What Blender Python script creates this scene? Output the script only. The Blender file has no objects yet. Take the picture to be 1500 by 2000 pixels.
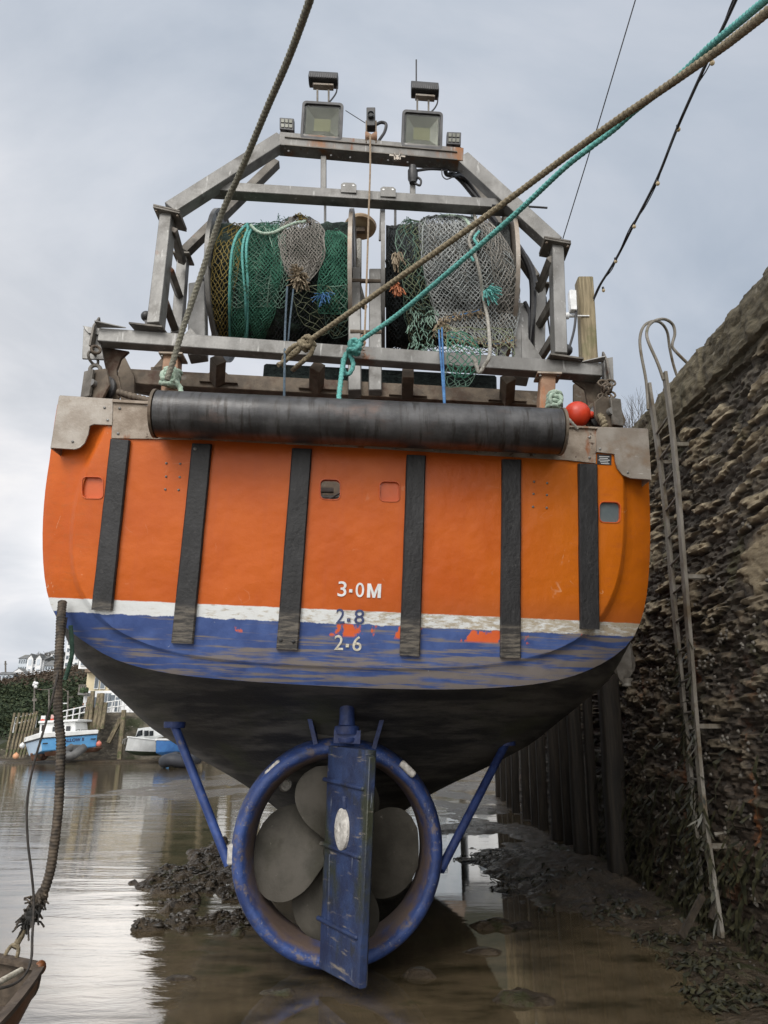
import bpy, bmesh, math, random
from mathutils import Vector as V, Matrix, noise
random.seed(7)
R = math.radians
scene = bpy.context.scene
COL = scene.collection
F = 1388.9; PITCH = R(17.6); CP = math.cos(PITCH); SP = math.sin(PITCH); CZ = 1.7

# ---------------------------------------------------------------- surveying helpers
def ray(px, py):
    u = (px-750)/F; v = (1000-py)/F
    return V((u, CP - v*SP, SP + v*CP))
CAM = V((0, 0, CZ))
def P(px, py, Y):                      # a point at distance Y
    d = ray(px, py); return CAM + d*(Y/d.y)
def PB(px, py, Y):                     # same, in the boat's own (slightly yawed) cross planes
    d = ray(px, py); t = (Y + .05*.28)/(d.y - .05*d.x); return CAM + d*t
KT = .1495
def PT(px, py, off=0):                 # on the raked transom, off = metres out of it
    d = ray(px, py)
    c = 5.2 + KT*(2.68-1.7) + .05*.28 - off
    return CAM + d*(c/(d.y + KT*d.z - .05*d.x))
NT = V((.05, -1, -KT)).normalized()    # out of the transom
def PZ(px, py, z):
    d = ray(px, py); return CAM + d*((z-CZ)/d.z)
def lerp(a, b, t): return a + (b-a)*t
def table(tab, x):                     # piecewise linear interpolation, rows (x, a, b, ...)
    if x <= tab[0][0]: return tab[0][1:]
    for r0, r1 in zip(tab, tab[1:]):
        if x <= r1[0]:
            t = (x-r0[0])/(r1[0]-r0[0])
            return tuple(lerp(a, b, t) for a, b in zip(r0[1:], r1[1:]))
    return tab[-1][1:]
def smooth_path(pts, n=8):
    pts = [V(p) for p in pts]
    if len(pts) < 3: 
        return [pts[0].lerp(pts[1], i/n) for i in range(n+1)]
    out = []
    for i in range(len(pts)-1):
        p0 = pts[max(i-1, 0)]; p1 = pts[i]; p2 = pts[i+1]; p3 = pts[min(i+2, len(pts)-1)]
        for k in range(n):
            t = k/n
            out.append(.5*((2*p1) + (p2-p0)*t + (2*p0-5*p1+4*p2-p3)*t*t + (3*p1-p0-3*p2+p3)*t**3))
    out.append(pts[-1]); return out
def resample(pts, step):
    L = [0]
    for a, b in zip(pts, pts[1:]): L.append(L[-1] + (b-a).length)
    n = max(2, int(L[-1]/step)); out = []; j = 0
    for i in range(n+1):
        s = L[-1]*i/n
        while j < len(L)-2 and L[j+1] < s: j += 1
        t = (s-L[j])/max(L[j+1]-L[j], 1e-9); out.append(pts[j].lerp(pts[j+1], t))
    return out
def nz(x, y, z=0, oct=4): return noise.fractal(V((x, y, z)), 1.0, 2.0, oct)

# ---------------------------------------------------------------- mesh builder
class MB:
    def __init__(s): s.v = []; s.f = []; s.uv = None
    def add(s, vs, fs):
        n = len(s.v); s.v += [V(p) for p in vs]; s.f += [tuple(i+n for i in f) for f in fs]; return s
    def box(s, c, a, b, d):
        c = V(c); a = V(a); b = V(b); d = V(d)
        vs = [c+i*a+j*b+k*d for i in (-1, 1) for j in (-1, 1) for k in (-1, 1)]
        return s.add(vs, [(0,1,3,2),(4,6,7,5),(0,4,5,1),(2,3,7,6),(0,2,6,4),(1,5,7,3)])
    def cube(s, c, x, y, z): return s.box(c, (x/2,0,0), (0,y/2,0), (0,0,z/2))
    def beam(s, p0, p1, w, h, up=(0,0,1)):
        p0 = V(p0); p1 = V(p1); d = (p1-p0); up = V(up)
        side = d.cross(up).normalized(); up2 = side.cross(d).normalized()
        return s.box((p0+p1)/2, d/2, side*w/2, up2*h/2)
    def prism(s, pts, vec):
        pts = [V(p) for p in pts]; n = len(pts); vec = V(vec)
        return s.add(pts + [p+vec for p in pts], [tuple(range(n)), tuple(range(2*n-1, n-1, -1))] + [(i, (i+1) % n, n+(i+1) % n, n+i) for i in range(n)])
    def frames(s, path):
        path = [V(p) for p in path]; T = []
        for i in range(len(path)):
            T.append((path[min(i+1, len(path)-1)] - path[max(i-1, 0)]).normalized())
        ref = V((0, 0, 1)) if abs(T[0].z) < .9 else V((1, 0, 0))
        n = T[0].cross(ref).normalized(); out = []
        for p, t in zip(path, T):
            n = (n - t*n.dot(t)).normalized(); out.append((p, n, t.cross(n)))
        return out
    def tube(s, path, r, n=8, rf=None, closed=False):
        fr = s.frames(path); m = len(fr); vs = []; L = 0
        for i, (p, a, b) in enumerate(fr):
            if i: L += (p - fr[i-1][0]).length
            for k in range(n):
                th = 2*math.pi*k/n
                rr = r if rf is None else rf(i, L, th)
                vs.append(p + (a*math.cos(th) + b*math.sin(th))*rr)
        fs = []
        for i in range(m-1):
            for k in range(n):
                fs.append((i*n+k, i*n+(k+1) % n, (i+1)*n+(k+1) % n, (i+1)*n+k))
        if closed:
            for k in range(n): fs.append(((m-1)*n+k, (m-1)*n+(k+1) % n, (k+1) % n, k))
        else:
            fs += [tuple(range(n)), tuple(range((m-1)*n, m*n))]
        return s.add(vs, fs)
    def rope(s, path, r, pitch=None, lobes=3, n=12, step=None):
        pitch = pitch or r*7
        path = resample([V(p) for p in path], step or pitch/9)
        def rf(i, L, th):
            return r*(.70 + .36*abs(math.cos((th*lobes - 2*math.pi*L/pitch*lobes)/2))**.8) * (1 + .03*noise.noise(V((L*20, th, 0))))
        return s.tube(path, r, n, rf)
    def lathe(s, c, axis, prof, n=24, ref=None, closed=False):
        c = V(c); axis = V(axis).normalized()
        ref = V(ref) if ref else (V((0, 0, 1)) if abs(axis.z) < .9 else V((1, 0, 0)))
        a = axis.cross(ref).normalized(); b = axis.cross(a); vs = []; m = len(prof)
        for (h, r) in prof:
            for k in range(n):
                th = 2*math.pi*k/n; vs.append(c + axis*h + (a*math.cos(th)+b*math.sin(th))*r)
        fs = []
        for i in range(m if closed else m-1):
            j = (i+1) % m
            for k in range(n): fs.append((i*n+k, i*n+(k+1) % n, j*n+(k+1) % n, j*n+k))
        return s.add(vs, fs)
    def sphere(s, c, r, n=16, m=10, sc=(1, 1, 1), lump=0):
        c = V(c); vs = []; fs = []
        for i in range(m+1):
            ph = math.pi*i/m
            for k in range(n):
                th = 2*math.pi*k/n; d = V((math.sin(ph)*math.cos(th), math.sin(ph)*math.sin(th), math.cos(ph)))
                rr = r*(1 + lump*noise.noise(d*2.3 + c*3))
                vs.append(c + V((d.x*sc[0], d.y*sc[1], d.z*sc[2]))*rr)
        for i in range(m):
            for k in range(n): fs.append((i*n+k, i*n+(k+1) % n, (i+1)*n+(k+1) % n, (i+1)*n+k))
        return s.add(vs, fs)
    def grid(s, rows):
        n = len(rows[0]); vs = [p for r in rows for p in r]
        return s.add(vs, [(i*n+k, i*n+k+1, (i+1)*n+k+1, (i+1)*n+k) for i in range(len(rows)-1) for k in range(n-1)])
    def build(s, name, mat, parent=None, smooth=40, bevel=0, wire=0, weld=0, seg=1, fix=True, solid=0, clean=True):
        bm = bmesh.new(); vs = [bm.verts.new(p) for p in s.v]
        for f in s.f:
            try: bm.faces.new([vs[i] for i in f])
            except ValueError: pass
        if weld: bmesh.ops.remove_doubles(bm, verts=bm.verts, dist=weld)
        if fix: bmesh.ops.recalc_face_normals(bm, faces=bm.faces)
        return link(name, bm, mat, parent, smooth, bevel, wire, seg, solid)

def world_origin(o):
    p = V((0, 0, 0))
    while o: p = p + o.location; o = o.parent
    return p
def link(name, bm, mat, parent=None, smooth=40, bevel=0, wire=0, seg=1, solid=0):
    me = bpy.data.meshes.new(name)
    if parent is None:
        if len(bm.verts):
            lo = [min(v.co[i] for v in bm.verts) for i in range(3)]; hi = [max(v.co[i] for v in bm.verts) for i in range(3)]
            org = V(((lo[0]+hi[0])/2, (lo[1]+hi[1])/2, lo[2]))
        else: org = V((0, 0, 0))
        loc = org
    else: org = world_origin(parent); loc = V((0, 0, 0))
    bmesh.ops.translate(bm, verts=bm.verts, vec=-org)
    bm.to_mesh(me); bm.free()
    o = bpy.data.objects.new(name, me); COL.objects.link(o); o.location = loc
    if parent: o.parent = parent
    if mat: me.materials.append(mat)
    if smooth:
        me.polygons.foreach_set('use_smooth', [True]*len(me.polygons))
        if smooth < 180: me.set_sharp_from_angle(angle=R(smooth))
    if bevel:
        b = o.modifiers.new('bevel', 'BEVEL'); b.width = bevel; b.segments = seg; b.limit_method = 'ANGLE'; b.angle_limit = R(40)
        b.harden_normals = False
    if wire:
        w = o.modifiers.new('wire', 'WIREFRAME'); w.thickness = wire; w.use_replace = True; w.use_even_offset = False; w.use_boundary = True
    if solid:
        w = o.modifiers.new('solid', 'SOLIDIFY'); w.thickness = solid; w.offset = 0
    return o
def tag(o, label=None, cat=None, group=None, kind=None):
    if label: o['label'] = label
    if cat: o['category'] = cat
    if group: o['group'] = group
    if kind: o['kind'] = kind
    return o
def empty(name, loc, label=None, cat=None, group=None):
    o = bpy.data.objects.new(name, None); COL.objects.link(o); o.location = loc; o.empty_display_size = .2
    return tag(o, label, cat, group)
def copy_tree(o, parent=None):
    c = o.copy(); COL.objects.link(c)
    if parent: c.parent = parent
    for ch in list(o.children): copy_tree(ch, c)
    return c
def textmesh(body, size, origin, xa, ya, mat, name, parent, extr=.004, bold=.0, spacing=1.0):
    cu = bpy.data.curves.new('lettering', 'FONT'); cu.body = body; cu.size = size; cu.extrude = extr; cu.offset = bold; cu.space_character = spacing
    t = bpy.data.objects.new('lettering', cu); COL.objects.link(t)
    bpy.context.view_layer.update()
    me = bpy.data.meshes.new_from_object(t.evaluated_get(bpy.context.evaluated_depsgraph_get()))
    bpy.data.objects.remove(t); bpy.data.curves.remove(cu)
    xa = V(xa).normalized(); ya = (V(ya) - xa*V(ya).dot(xa)).normalized(); na = xa.cross(ya)
    M4 = Matrix(((xa.x, ya.x, na.x, origin.x), (xa.y, ya.y, na.y, origin.y), (xa.z, ya.z, na.z, origin.z), (0, 0, 0, 1)))
    bm = bmesh.new(); bm.from_mesh(me); bpy.data.meshes.remove(me)
    bmesh.ops.transform(bm, matrix=M4, verts=bm.verts)
    return link(name, bm, mat, parent, smooth=0)

# ---------------------------------------------------------------- materials
class NT_:
    def __init__(s, m):
        s.t = m.node_tree; s.n = s.t.nodes; s.l = s.t.links
    def new(s, typ, **kw):
        n = s.n.new(typ)
        for k, v in kw.items(): setattr(n, k, v)
        return n
    def put(s, sock, val):
        if isinstance(val, bpy.types.NodeSocket): s.l.new(val, sock)
        elif isinstance(val, (tuple, list)) and sock.type == 'RGBA' and len(val) == 3: sock.default_value = (*val, 1)
        else: sock.default_value = val
    def mapping(s, vec, scale):
        m = s.new('ShaderNodeMapping'); s.l.new(vec, m.inputs[0]); m.inputs['Scale'].default_value = scale; return m.outputs[0]
    def noise(s, vec, scale, detail=5, rough=.6, dist=0):
        n = s.new('ShaderNodeTexNoise'); s.l.new(vec, n.inputs['Vector'])
        n.inputs['Scale'].default_value = scale; n.inputs['Detail'].default_value = detail; n.inputs['Roughness'].default_value = rough; n.inputs['Distortion'].default_value = dist
        return n.outputs[0]
    def ramp(s, fac, stops, interp='LINEAR'):
        r = s.new('ShaderNodeValToRGB'); s.l.new(fac, r.inputs[0]); r.color_ramp.interpolation = interp
        e = r.color_ramp.elements
        while len(e) < len(stops): e.new(.5)
        for el, (p, c) in zip(e, stops): el.position = p; el.color = (*c, 1) if len(c) == 3 else c
        return r.outputs[0]
    def step(s, val, lo, hi):
        m = s.new('ShaderNodeMapRange', clamp=True); m.interpolation_type = 'SMOOTHSTEP' if True else 'LINEAR'
        s.put(m.inputs[0], val); m.inputs[1].default_value = lo; m.inputs[2].default_value = hi
        return m.outputs[0]
    def math(s, op, a, b=0.0):
        m = s.new('ShaderNodeMath', operation=op); s.put(m.inputs[0], a); s.put(m.inputs[1], b); return m.outputs[0]
    def mix(s, fac, a, b, blend='MIX'):
        m = s.new('ShaderNodeMix', data_type='RGBA', blend_type=blend)
        s.put(m.inputs[0], fac); s.put(m.inputs[6], a); s.put(m.inputs[7], b); return m.outputs[2]
    def bump(s, h, strength, dist=.02):
        b = s.new('ShaderNodeBump'); s.put(b.inputs['Height'], h); b.inputs['Strength'].default_value = strength; b.inputs['Distance'].default_value = dist; return b.outputs[0]
def newmat(name):
    m = bpy.data.materials.new(name); m.use_nodes = True
    k = NT_(m); bsdf = k.n['Principled BSDF']; return m, k, bsdf
def mat(name, c0, c1, scale=6, stretch=(1,1,1), rough=.6, metal=0, bump=.3, bscale=40, bdist=.006, lo=.35, hi=.68, over=(), spec=.5, rvar=.15, detail=6):
    m, k, b = newmat(name)
    tc = k.new('ShaderNodeTexCoord').outputs['Object']
    base = k.noise(k.mapping(tc, stretch), scale, detail)
    col = k.mix(k.step(base, lo, hi), c0, c1)
    for (oc, osc, olo, ohi, ostr) in over:
        msk = k.step(k.noise(k.mapping(tc, ostr), osc, 7, .62), olo, ohi)
        col = k.mix(msk, col, oc)
    k.put(b.inputs['Base Color'], col)
    fine = k.noise(tc, bscale, 4)
    rr = k.math('ADD', k.math('MULTIPLY', fine, rvar*2), rough - rvar)
    k.put(b.inputs['Roughness'], rr); b.inputs['Metallic'].default_value = metal
    b.inputs['Specular IOR Level'].default_value = spec
    if bump: k.put(b.inputs['Normal'], k.bump(k.math('ADD', fine, base), bump, bdist))
    return m

U1 = (1, 1, 1); VERT = (1, 1, .12)
RUSTC = (.16, .055, .018); RUSTD = (.06, .025, .012)
galv = mat('galvanised_steel', (.14, .137, .131), (.225, .222, .214), 5, (1,1,.4), .5, .35, .25, 60, over=[((.085,.08,.072), 3, .5, .72, U1), ((.34,.34,.33), 22, .6, .72, VERT), (RUSTC, 2.2, .66, .78, U1)])
stained_galv = mat('rust_stained_galvanising', (.12, .115, .108), (.20, .195, .186), 5, (1,1,.5), .55, .3, .3, 60, over=[((.085,.08,.072), 3, .5, .72, U1), ((.34,.34,.33), 24, .58, .70, (1.5,1,.12)), ((.20,.085,.03), 1.9, .55, .68, (1.6,1,.5)), (RUSTC, 5, .62, .72, (1.5,1,.3))])
galv_dark = mat('grimy_galvanised_steel', (.095, .085, .072), (.18, .165, .145), 6, U1, .6, .25, .4, 50, over=[((.05,.045,.04), 4, .5, .72, U1), (RUSTC, 3, .58, .72, U1)])
brown_steel = mat('brown_weathered_steel', (.075, .058, .042), (.16, .125, .09), 6, U1, .65, .2, .5, 45, over=[(RUSTD, 4, .5, .7, U1), ((.22,.2,.17), 9, .62, .74, U1)])
rusty_plate = mat('rusty_steel_plate', (.21, .165, .125), (.33, .28, .23), 8, U1, .6, .25, .5, 60, over=[((.24,.075,.018), 3.5, .55, .64, (1,1,.35)), ((.07,.04,.025), 14, .6, .68, U1)])
alloy = mat('scratched_alloy_plate', (.25, .215, .18), (.34, .31, .275), 7, (1,1,1), .45, .45, .25, 70, over=[((.25,.19,.14), 4, .55, .7, U1), ((.55,.53,.5), 30, .66, .72, (.2,1,1))])
roller_m = mat('dark_steel_roller', (.036, .036, .038), (.085, .085, .088), 5, (1, 1, 1), .34, .4, .25, 70, over=[((.105,.066,.052), 1.3, .50, .62, (.6,1,1)), ((.025,.022,.02), 9, .5, .68, (2.5,.3,.3)), ((.24,.22,.2), 40, .68, .76, (3,.25,.25))], rvar=.12)
rust_post = mat('rust_orange_post', (.22, .12, .07), (.32, .2, .13), 7, U1, .7, .1, .4, 60, over=[((.36,.12,.03), 4, .55, .65, VERT)])
rubber = mat('black_rubber', (.010, .010, .011), (.026, .026, .027), 7, U1, .55, 0, .5, 30, .008, over=[((.07,.065,.06), 30, .68, .78, (1,1,.4))])
blue_paint = mat('scuffed_blue_paint', (.020, .045, .17), (.040, .082, .27), 7, U1, .5, 0, .5, 60, .006, over=[((.16,.13,.1), 9, .6, .72, (1,1,1)), ((.03,.035,.02), 3, .62, .74, U1), ((.2,.2,.22), 26, .68, .76, U1)])
rudder_blue = mat('rudder_blue_paint', (.012, .020, .060), (.022, .042, .115), 6, U1, .55, 0, .6, 60, .008, over=[((.026,.030,.016), 1.6, .47, .60, (1,1,.6)), ((.02,.022,.03), 5, .55, .7, U1), ((.19,.165,.14), 9, .58, .70, (.4,.4,3)), ((.2,.22,.26), 30, .64, .74, VERT)])
dark_blue = mat('dark_blue_strut', (.012, .022, .085), (.025, .05, .17), 8, U1, .55, 0, .5, 60)
antifoul = mat('dull_antifouling', (.028, .026, .024), (.062, .057, .05), 2.4, (.5,1,3), .75, 0, .5, 40, .008, over=[((.10,.095,.085), 5, .56, .74, (.35,.6,4)), ((.017,.016,.017), 2, .52, .7, U1), ((.05,.055,.03), 9, .62, .72, U1)])
bronze = mat('fouled_bronze', (.038, .035, .028), (.075, .068, .057), 3, U1, .62, 0, .3, 60, spec=.2, over=[((.030,.028,.018), 2.2, .5, .70, U1), ((.15,.14,.12), 14, .66, .74, U1)])
zinc = mat('zinc_anode', (.38,.36,.33), (.62,.6,.56), 22, U1, .7, .2, .6, 60, over=[((.12,.1,.08), 30, .6, .7, U1)])
white_paint = mat('white_paint', (.55,.56,.56), (.74,.75,.75), 9, U1, .5, 0, .15, 50, over=[((.3,.28,.25), 12, .64, .76, VERT)])
cream_worn = mat('worn_cream_paint', (.42,.39,.31), (.66,.63,.54), 40, U1, .6, 0, .3, 90, over=[((.2,.15,.1), 60, .6, .7, U1)])
navy_worn = mat('worn_navy_paint', (.02,.03,.09), (.05,.07,.17), 30, U1, .6, 0, .3, 90, over=[((.6,.62,.65), 26, .66, .72, U1)])
black_plastic = mat('black_plastic', (.014,.014,.015), (.028,.028,.03), 12, U1, .45, 0, .1, 60)
grey_case = mat('grey_lamp_case', (.045,.045,.048), (.085,.085,.088), 9, U1, .5, .2, .15, 60)
reflector = mat('lamp_reflector', (.11,.113,.092), (.17,.173,.15), 6, U1, .35, .3, .05, 60)
led_yellow = mat('yellow_led_panel', (.17,.17,.085), (.21,.21,.11), 60, U1, .5, 0, .2, 120)
wood_post = mat('weathered_timber', (.15,.115,.065), (.27,.22,.135), 5, (3,3,.25), .85, 0, .6, 40, .01, over=[((.09,.10,.035), 3, .52, .7, (2,2,.5)), ((.05,.04,.03), 8, .62, .7, (5,5,.2))])
wet_pile = mat('wet_dark_timber', (.022,.017,.012), (.05,.038,.026), 5, (3,3,.25), .6, 0, .7, 40, .012, over=[((.03,.035,.015), 3, .56, .7, U1)])
far_pile = mat('weedy_pile_timber', (.07,.055,.035), (.17,.14,.085), 3, (3,3,.3), .85, 0, .4, 20, over=[((.05,.06,.02), 2, .5, .66, U1)])
ladder_m = mat('rusty_ladder_steel', (.13,.115,.09), (.22,.205,.18), 8, (2,2,.4), .65, .15, .5, 70, over=[((.10,.075,.045), 3, .5, .66, U1), ((.08,.09,.035), 4, .62, .74, U1)])
buoy_red = mat('red_buoy_plastic', (.50,.035,.012), (.66,.06,.022), 5, U1, .38, 0, .1, 40, over=[((.3,.03,.02), 5, .6, .75, (.4,.4,2))])
def ropemat(name, a, b): return mat(name, a, b, 60, U1, .85, 0, .5, 160, .002, over=[(tuple(x*.45 for x in a), 14, .6, .75, U1)])
rope_olive = ropemat('olive_rope', (.13,.125,.10), (.24,.23,.18))
rope_brown = ropemat('brown_rope', (.13,.105,.065), (.27,.225,.15))
rope_turq = ropemat('turquoise_rope', (.07,.27,.25), (.15,.42,.39))
rope_palegreen = ropemat('pale_green_rope', (.24,.33,.26), (.42,.50,.42))
rope_grey = ropemat('grey_rope', (.20,.19,.165), (.36,.345,.31))
rope_dark = mat('chafed_dark_hose', (.035,.028,.022), (.11,.085,.06), 22, U1, .8, 0, .6, 120, .004, over=[((.015,.015,.014), 3, .5, .64, U1)])
cord_dark = mat('dark_cord', (.02,.018,.016), (.05,.042,.036), 30, U1, .8, 0, .2, 90)
twine_blue = mat('blue_twine', (.03,.10,.24), (.07,.19,.38), 30, U1, .8, 0, .2, 90)
twine_slate = mat('slate_twine', (.035,.06,.085), (.07,.10,.13), 30, U1, .8, 0, .2, 90)
cable_black = mat('black_cable', (.010,.010,.012), (.022,.022,.026), 20, U1, .5, 0, .1, 90)
wire_m = mat('thin_steel_wire', (.06,.06,.065), (.12,.12,.13), 20, U1, .5, .3, .1, 90)
brass_wire = mat('tan_trip_wire', (.2,.145,.095), (.3,.23,.16), 40, U1, .7, .1, .1, 90)
bulb_m = mat('dusty_bulb_glass', (.38,.29,.16), (.5,.4,.25), 20, U1, .3, 0, .05, 90)
def netmat(name, a, b): return mat(name, a, b, 5, U1, .85, 0, 0, 100, over=[(tuple(x*.45 for x in a), 7, .6, .75, U1)])
net_grey = netmat('grey_netting', (.27,.29,.29), (.44,.455,.45))
net_taupe = netmat('taupe_netting', (.21,.20,.18), (.37,.35,.32))
net_green = netmat('green_netting', (.035,.145,.098), (.085,.26,.18))
net_pale = netmat('faded_green_netting', (.11,.20,.155), (.21,.31,.25))
net_yellow = netmat('mustard_netting', (.22,.165,.045), (.34,.265,.09))
net_sage = netmat('sage_netting', (.18,.21,.13), (.31,.34,.23))
net_black = netmat('black_netting', (.018,.024,.028), (.05,.06,.065))
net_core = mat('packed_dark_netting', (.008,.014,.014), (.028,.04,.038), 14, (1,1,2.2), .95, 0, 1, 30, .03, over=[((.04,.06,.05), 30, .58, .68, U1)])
fray_m = netmat('frayed_tan_twine', (.17,.13,.085), (.34,.28,.2))
glass_dark = mat('dark_window_glass', (.012,.015,.018), (.03,.035,.04), 3, U1, .08, 0, 0)

# ---------------------------------------------------------------- camera, light, sky
cam = bpy.data.cameras.new('camera'); cam.lens = 25; cam.sensor_width = 36; cam.clip_end = 2000; cam.clip_start = .05
co = bpy.data.objects.new('camera', cam); COL.objects.link(co); co.location = CAM; co.rotation_euler = (R(90)+PITCH, 0, 0); scene.camera = co
scene.render.resolution_x = 768; scene.render.resolution_y = 1024
SUN_DIR = V((-.36, -.80, .74)).normalized()
sun = bpy.data.lights.new('sun', 'SUN'); sun.energy = 1.75; sun.angle = R(28); sun.color = (1, .96, .9)
so = bpy.data.objects.new('sun', sun); COL.objects.link(so); so.rotation_euler = SUN_DIR.to_track_quat('Z', 'Y').to_euler(); so.location = (0, 0, 30)
w = bpy.data.worlds.new('World'); scene.world = w; w.use_nodes = True
k = NT_(w); bg = k.n['Background']; bg.inputs[1].default_value = .1
sky = k.new('ShaderNodeTexSky', sky_type='NISHITA', sun_disc=False); sky.sun_elevation = math.asin(SUN_DIR.z); sky.sun_rotation = math.atan2(SUN_DIR.x, SUN_DIR.y); sky.air_density = 1; sky.dust_density = 3
gen = k.new('ShaderNodeTexCoord').outputs['Generated']
sep = k.new('ShaderNodeSeparateXYZ'); k.l.new(gen, sep.inputs[0])
zz = k.math('ADD', k.math('MAXIMUM', sep.outputs[2], 0.0), .22)
cv = k.new('ShaderNodeCombineXYZ'); k.put(cv.inputs[0], k.math('DIVIDE', sep.outputs[0], zz)); k.put(cv.inputs[1], k.math('DIVIDE', sep.outputs[1], zz))
n1 = k.noise(k.mapping(cv.outputs[0], (1, 1.35, 1)), 1.15, 9, .54, .5)
n2 = k.noise(k.mapping(cv.outputs[0], (1, 1, 1)), .33, 4, .5, .2)
cl = k.math('ADD', k.math('MULTIPLY', n1, .55), k.math('MULTIPLY', n2, .45))
cloud = k.ramp(cl, [(.41, (4.9, 5.5, 6.4)), (.465, (6.2, 6.7, 7.5)), (.515, (7.5, 7.8, 8.45)), (.575, (9.7, 9.7, 9.8))])
def glow(d, pw):                      # sky mask that peaks towards a direction
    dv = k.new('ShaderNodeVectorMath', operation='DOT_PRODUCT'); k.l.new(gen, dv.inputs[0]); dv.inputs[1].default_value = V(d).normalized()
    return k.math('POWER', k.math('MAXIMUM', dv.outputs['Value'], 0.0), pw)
col = k.mix(k.math('MULTIPLY', glow((-.70, .75, .36), 16), .42), cloud, (12.0, 11.2, 10.4))
col = k.mix(k.math('MULTIPLY', glow((-.308, .92, .242), 240), .97), col, (30, 28.5, 27))  # added sky glow, hidden by the boat, brightens the water's reflections
col = k.mix(k.math('MULTIPLY', glow((.62, .6, .75), 5), .45), col, (3.6, 4.3, 5.3))
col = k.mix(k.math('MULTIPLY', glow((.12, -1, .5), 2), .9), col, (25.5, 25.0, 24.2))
col = k.mix(.06, col, sky.outputs[0])
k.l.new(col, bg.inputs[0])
scene.view_settings.view_transform = 'Standard'; scene.view_settings.look = 'None'; scene.view_settings.exposure = 0; scene.view_settings.gamma = 1
scene.cycles.use_denoising = True; scene.cycles.max_bounces = 8
# ================================================================ THE TRAWLER
boat = empty('fishing_boat', (-.4, 9, 0), 'orange and blue steel fishing trawler seen stern on, dried out beside the quay wall', 'fishing boat')
def rows(pts, n):                       # resample a pixel outline evenly
    return [(p.x, p.y) for p in resample(smooth_path([V((a, b, 0)) for a, b in pts], 6), 1)][0:] if n is None else \
        [(p.x, p.y) for p in (lambda q: [q[round(i*(len(q)-1)/(n-1))] for i in range(n)])(resample(smooth_path([V((a, b, 0)) for a, b in pts], 6), 1.0))]
OUT = [(112,790),(104,840),(98,890),(88,960),(83,1040),(86,1120),(98,1180),(118,1214),(160,1250),(230,1290),(330,1315),(450,1328),(600,1338),(750,1345),(900,1346),(1030,1338),(1120,1320),(1190,1288),(1235,1248),(1258,1190),(1268,1110),(1270,1020),(1267,935),(1264,850)]
INN = [(215,800),(205,850),(180,900),(158,960),(146,1030),(146,1090),(158,1145),(200,1206),(262,1245),(350,1274),(480,1291),(640,1300),(800,1304),(950,1297),(1060,1275),(1130,1242),(1176,1195),(1205,1125),(1215,1050),(1216,985),(1214,900),(1212,846)]
NP = 72
out_px = rows(OUT, NP); inn_px = rows(INN, NP)
def roundf(px):                         # the stern is rounded at the sides, nearly flat along its lower edge
    t = max(0, min(1, (abs(px-676)-330)/220)); return .28 + .72*t*t*(3-2*t)
bm = bmesh.new(); uvl = bm.loops.layers.uv.new('hullmap')
UO = PT(676, 1192); UX = (PT(1165, 1215)-PT(100, 1168)).normalized(); UY = NT.cross(UX); UY = UY if UY.z > 0 else -UY
ringsW = []
for k_, off in ((0, -.175), (.25, -.125), (.6, -.085), (.80, -.068), (.88, -.050), (.955, -.004), (1, 0)):
    ring = []
    for (a, b) in zip(out_px, inn_px):
        ring.append(bm.verts.new(PT(lerp(a[0], b[0], k_), lerp(a[1], b[1], k_), off*roundf(a[0]))))
    ringsW.append(ring)
for r0, r1 in zip(ringsW, ringsW[1:]):
    for i in range(NP-1): bm.faces.new((r0[i], r0[i+1], r1[i+1], r1[i]))
PORTS = [(161,932,201,973,'orange'),(626,937,664,975,'open'),(742,941,780,979,'orange'),(1171,981,1211,1020,'grey')]
def rrect(x0, y0, x1, y1, r, tilt=.03, n=4):
    pts = []
    for (cx, cy, a0) in ((x1-r, y0+r, -90), (x1-r, y1-r, 0), (x0+r, y1-r, 90), (x0+r, y0+r, 180)):
        for i in range(n+1):
            a = R(a0 + 90*i/n); x = cx+r*math.cos(a); y = cy+r*math.sin(a); pts.append((x, y + (x-(x0+x1)/2)*tilt))
    return pts
edges = []
inner = ringsW[-1]
loop = inner
for i in range(len(loop)):
    a, b = loop[i], loop[(i+1) % len(loop)]
    e = bm.edges.get((a, b)) or bm.edges.new((a, b)); edges.append(e)
for (x0, y0, x1, y1, kind) in PORTS:
    vs = [bm.verts.new(PT(x, y)) for x, y in rrect(x0, y0, x1, y1, 9)]
    for i in range(len(vs)): edges.append(bm.edges.new((vs[i], vs[(i+1) % len(vs)])))
bmesh.ops.triangle_fill(bm, use_beauty=True, use_dissolve=False, edges=edges, normal=NT)
for f in bm.faces:
    for lp in f.loops:
        d = lp.vert.co - UO; lp[uvl].uv = (d.dot(UX), d.dot(UY))
bmesh.ops.recalc_face_normals(bm, faces=bm.faces)
# transom paint: orange above, white boot top, blue antifouling below
m, k, b = newmat('transom_paint')
tc = k.new('ShaderNodeUVMap', uv_map='hullmap').outputs[0]
sp = k.new('ShaderNodeSeparateXYZ'); k.l.new(tc, sp.inputs[0]); u_, v_ = sp.outputs[0], sp.outputs[1]
jit = k.math('MULTIPLY', k.math('SUBTRACT', k.noise(k.mapping(tc, (1, 1, 1)), 9, 6, .65), .5), .018)
vj = k.math('ADD', v_, jit)
big = k.noise(tc, 1.3, 4); streak = k.noise(k.mapping(tc, (9, .5, 1)), 1.6, 6, .6)
orange = k.mix(k.step(big, .35, .68), (.46, .088, .0095), (.53, .112, .0135))
orange = k.mix(k.math('MULTIPLY', k.step(streak, .48, .75), .30), orange, (.42, .085, .025))
orange = k.mix(k.math('MULTIPLY', k.step(k.math('ADD', u_, k.math('MULTIPLY', big, .4)), .9, 2.1), .8), orange, (.47, .125, .004))
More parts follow.
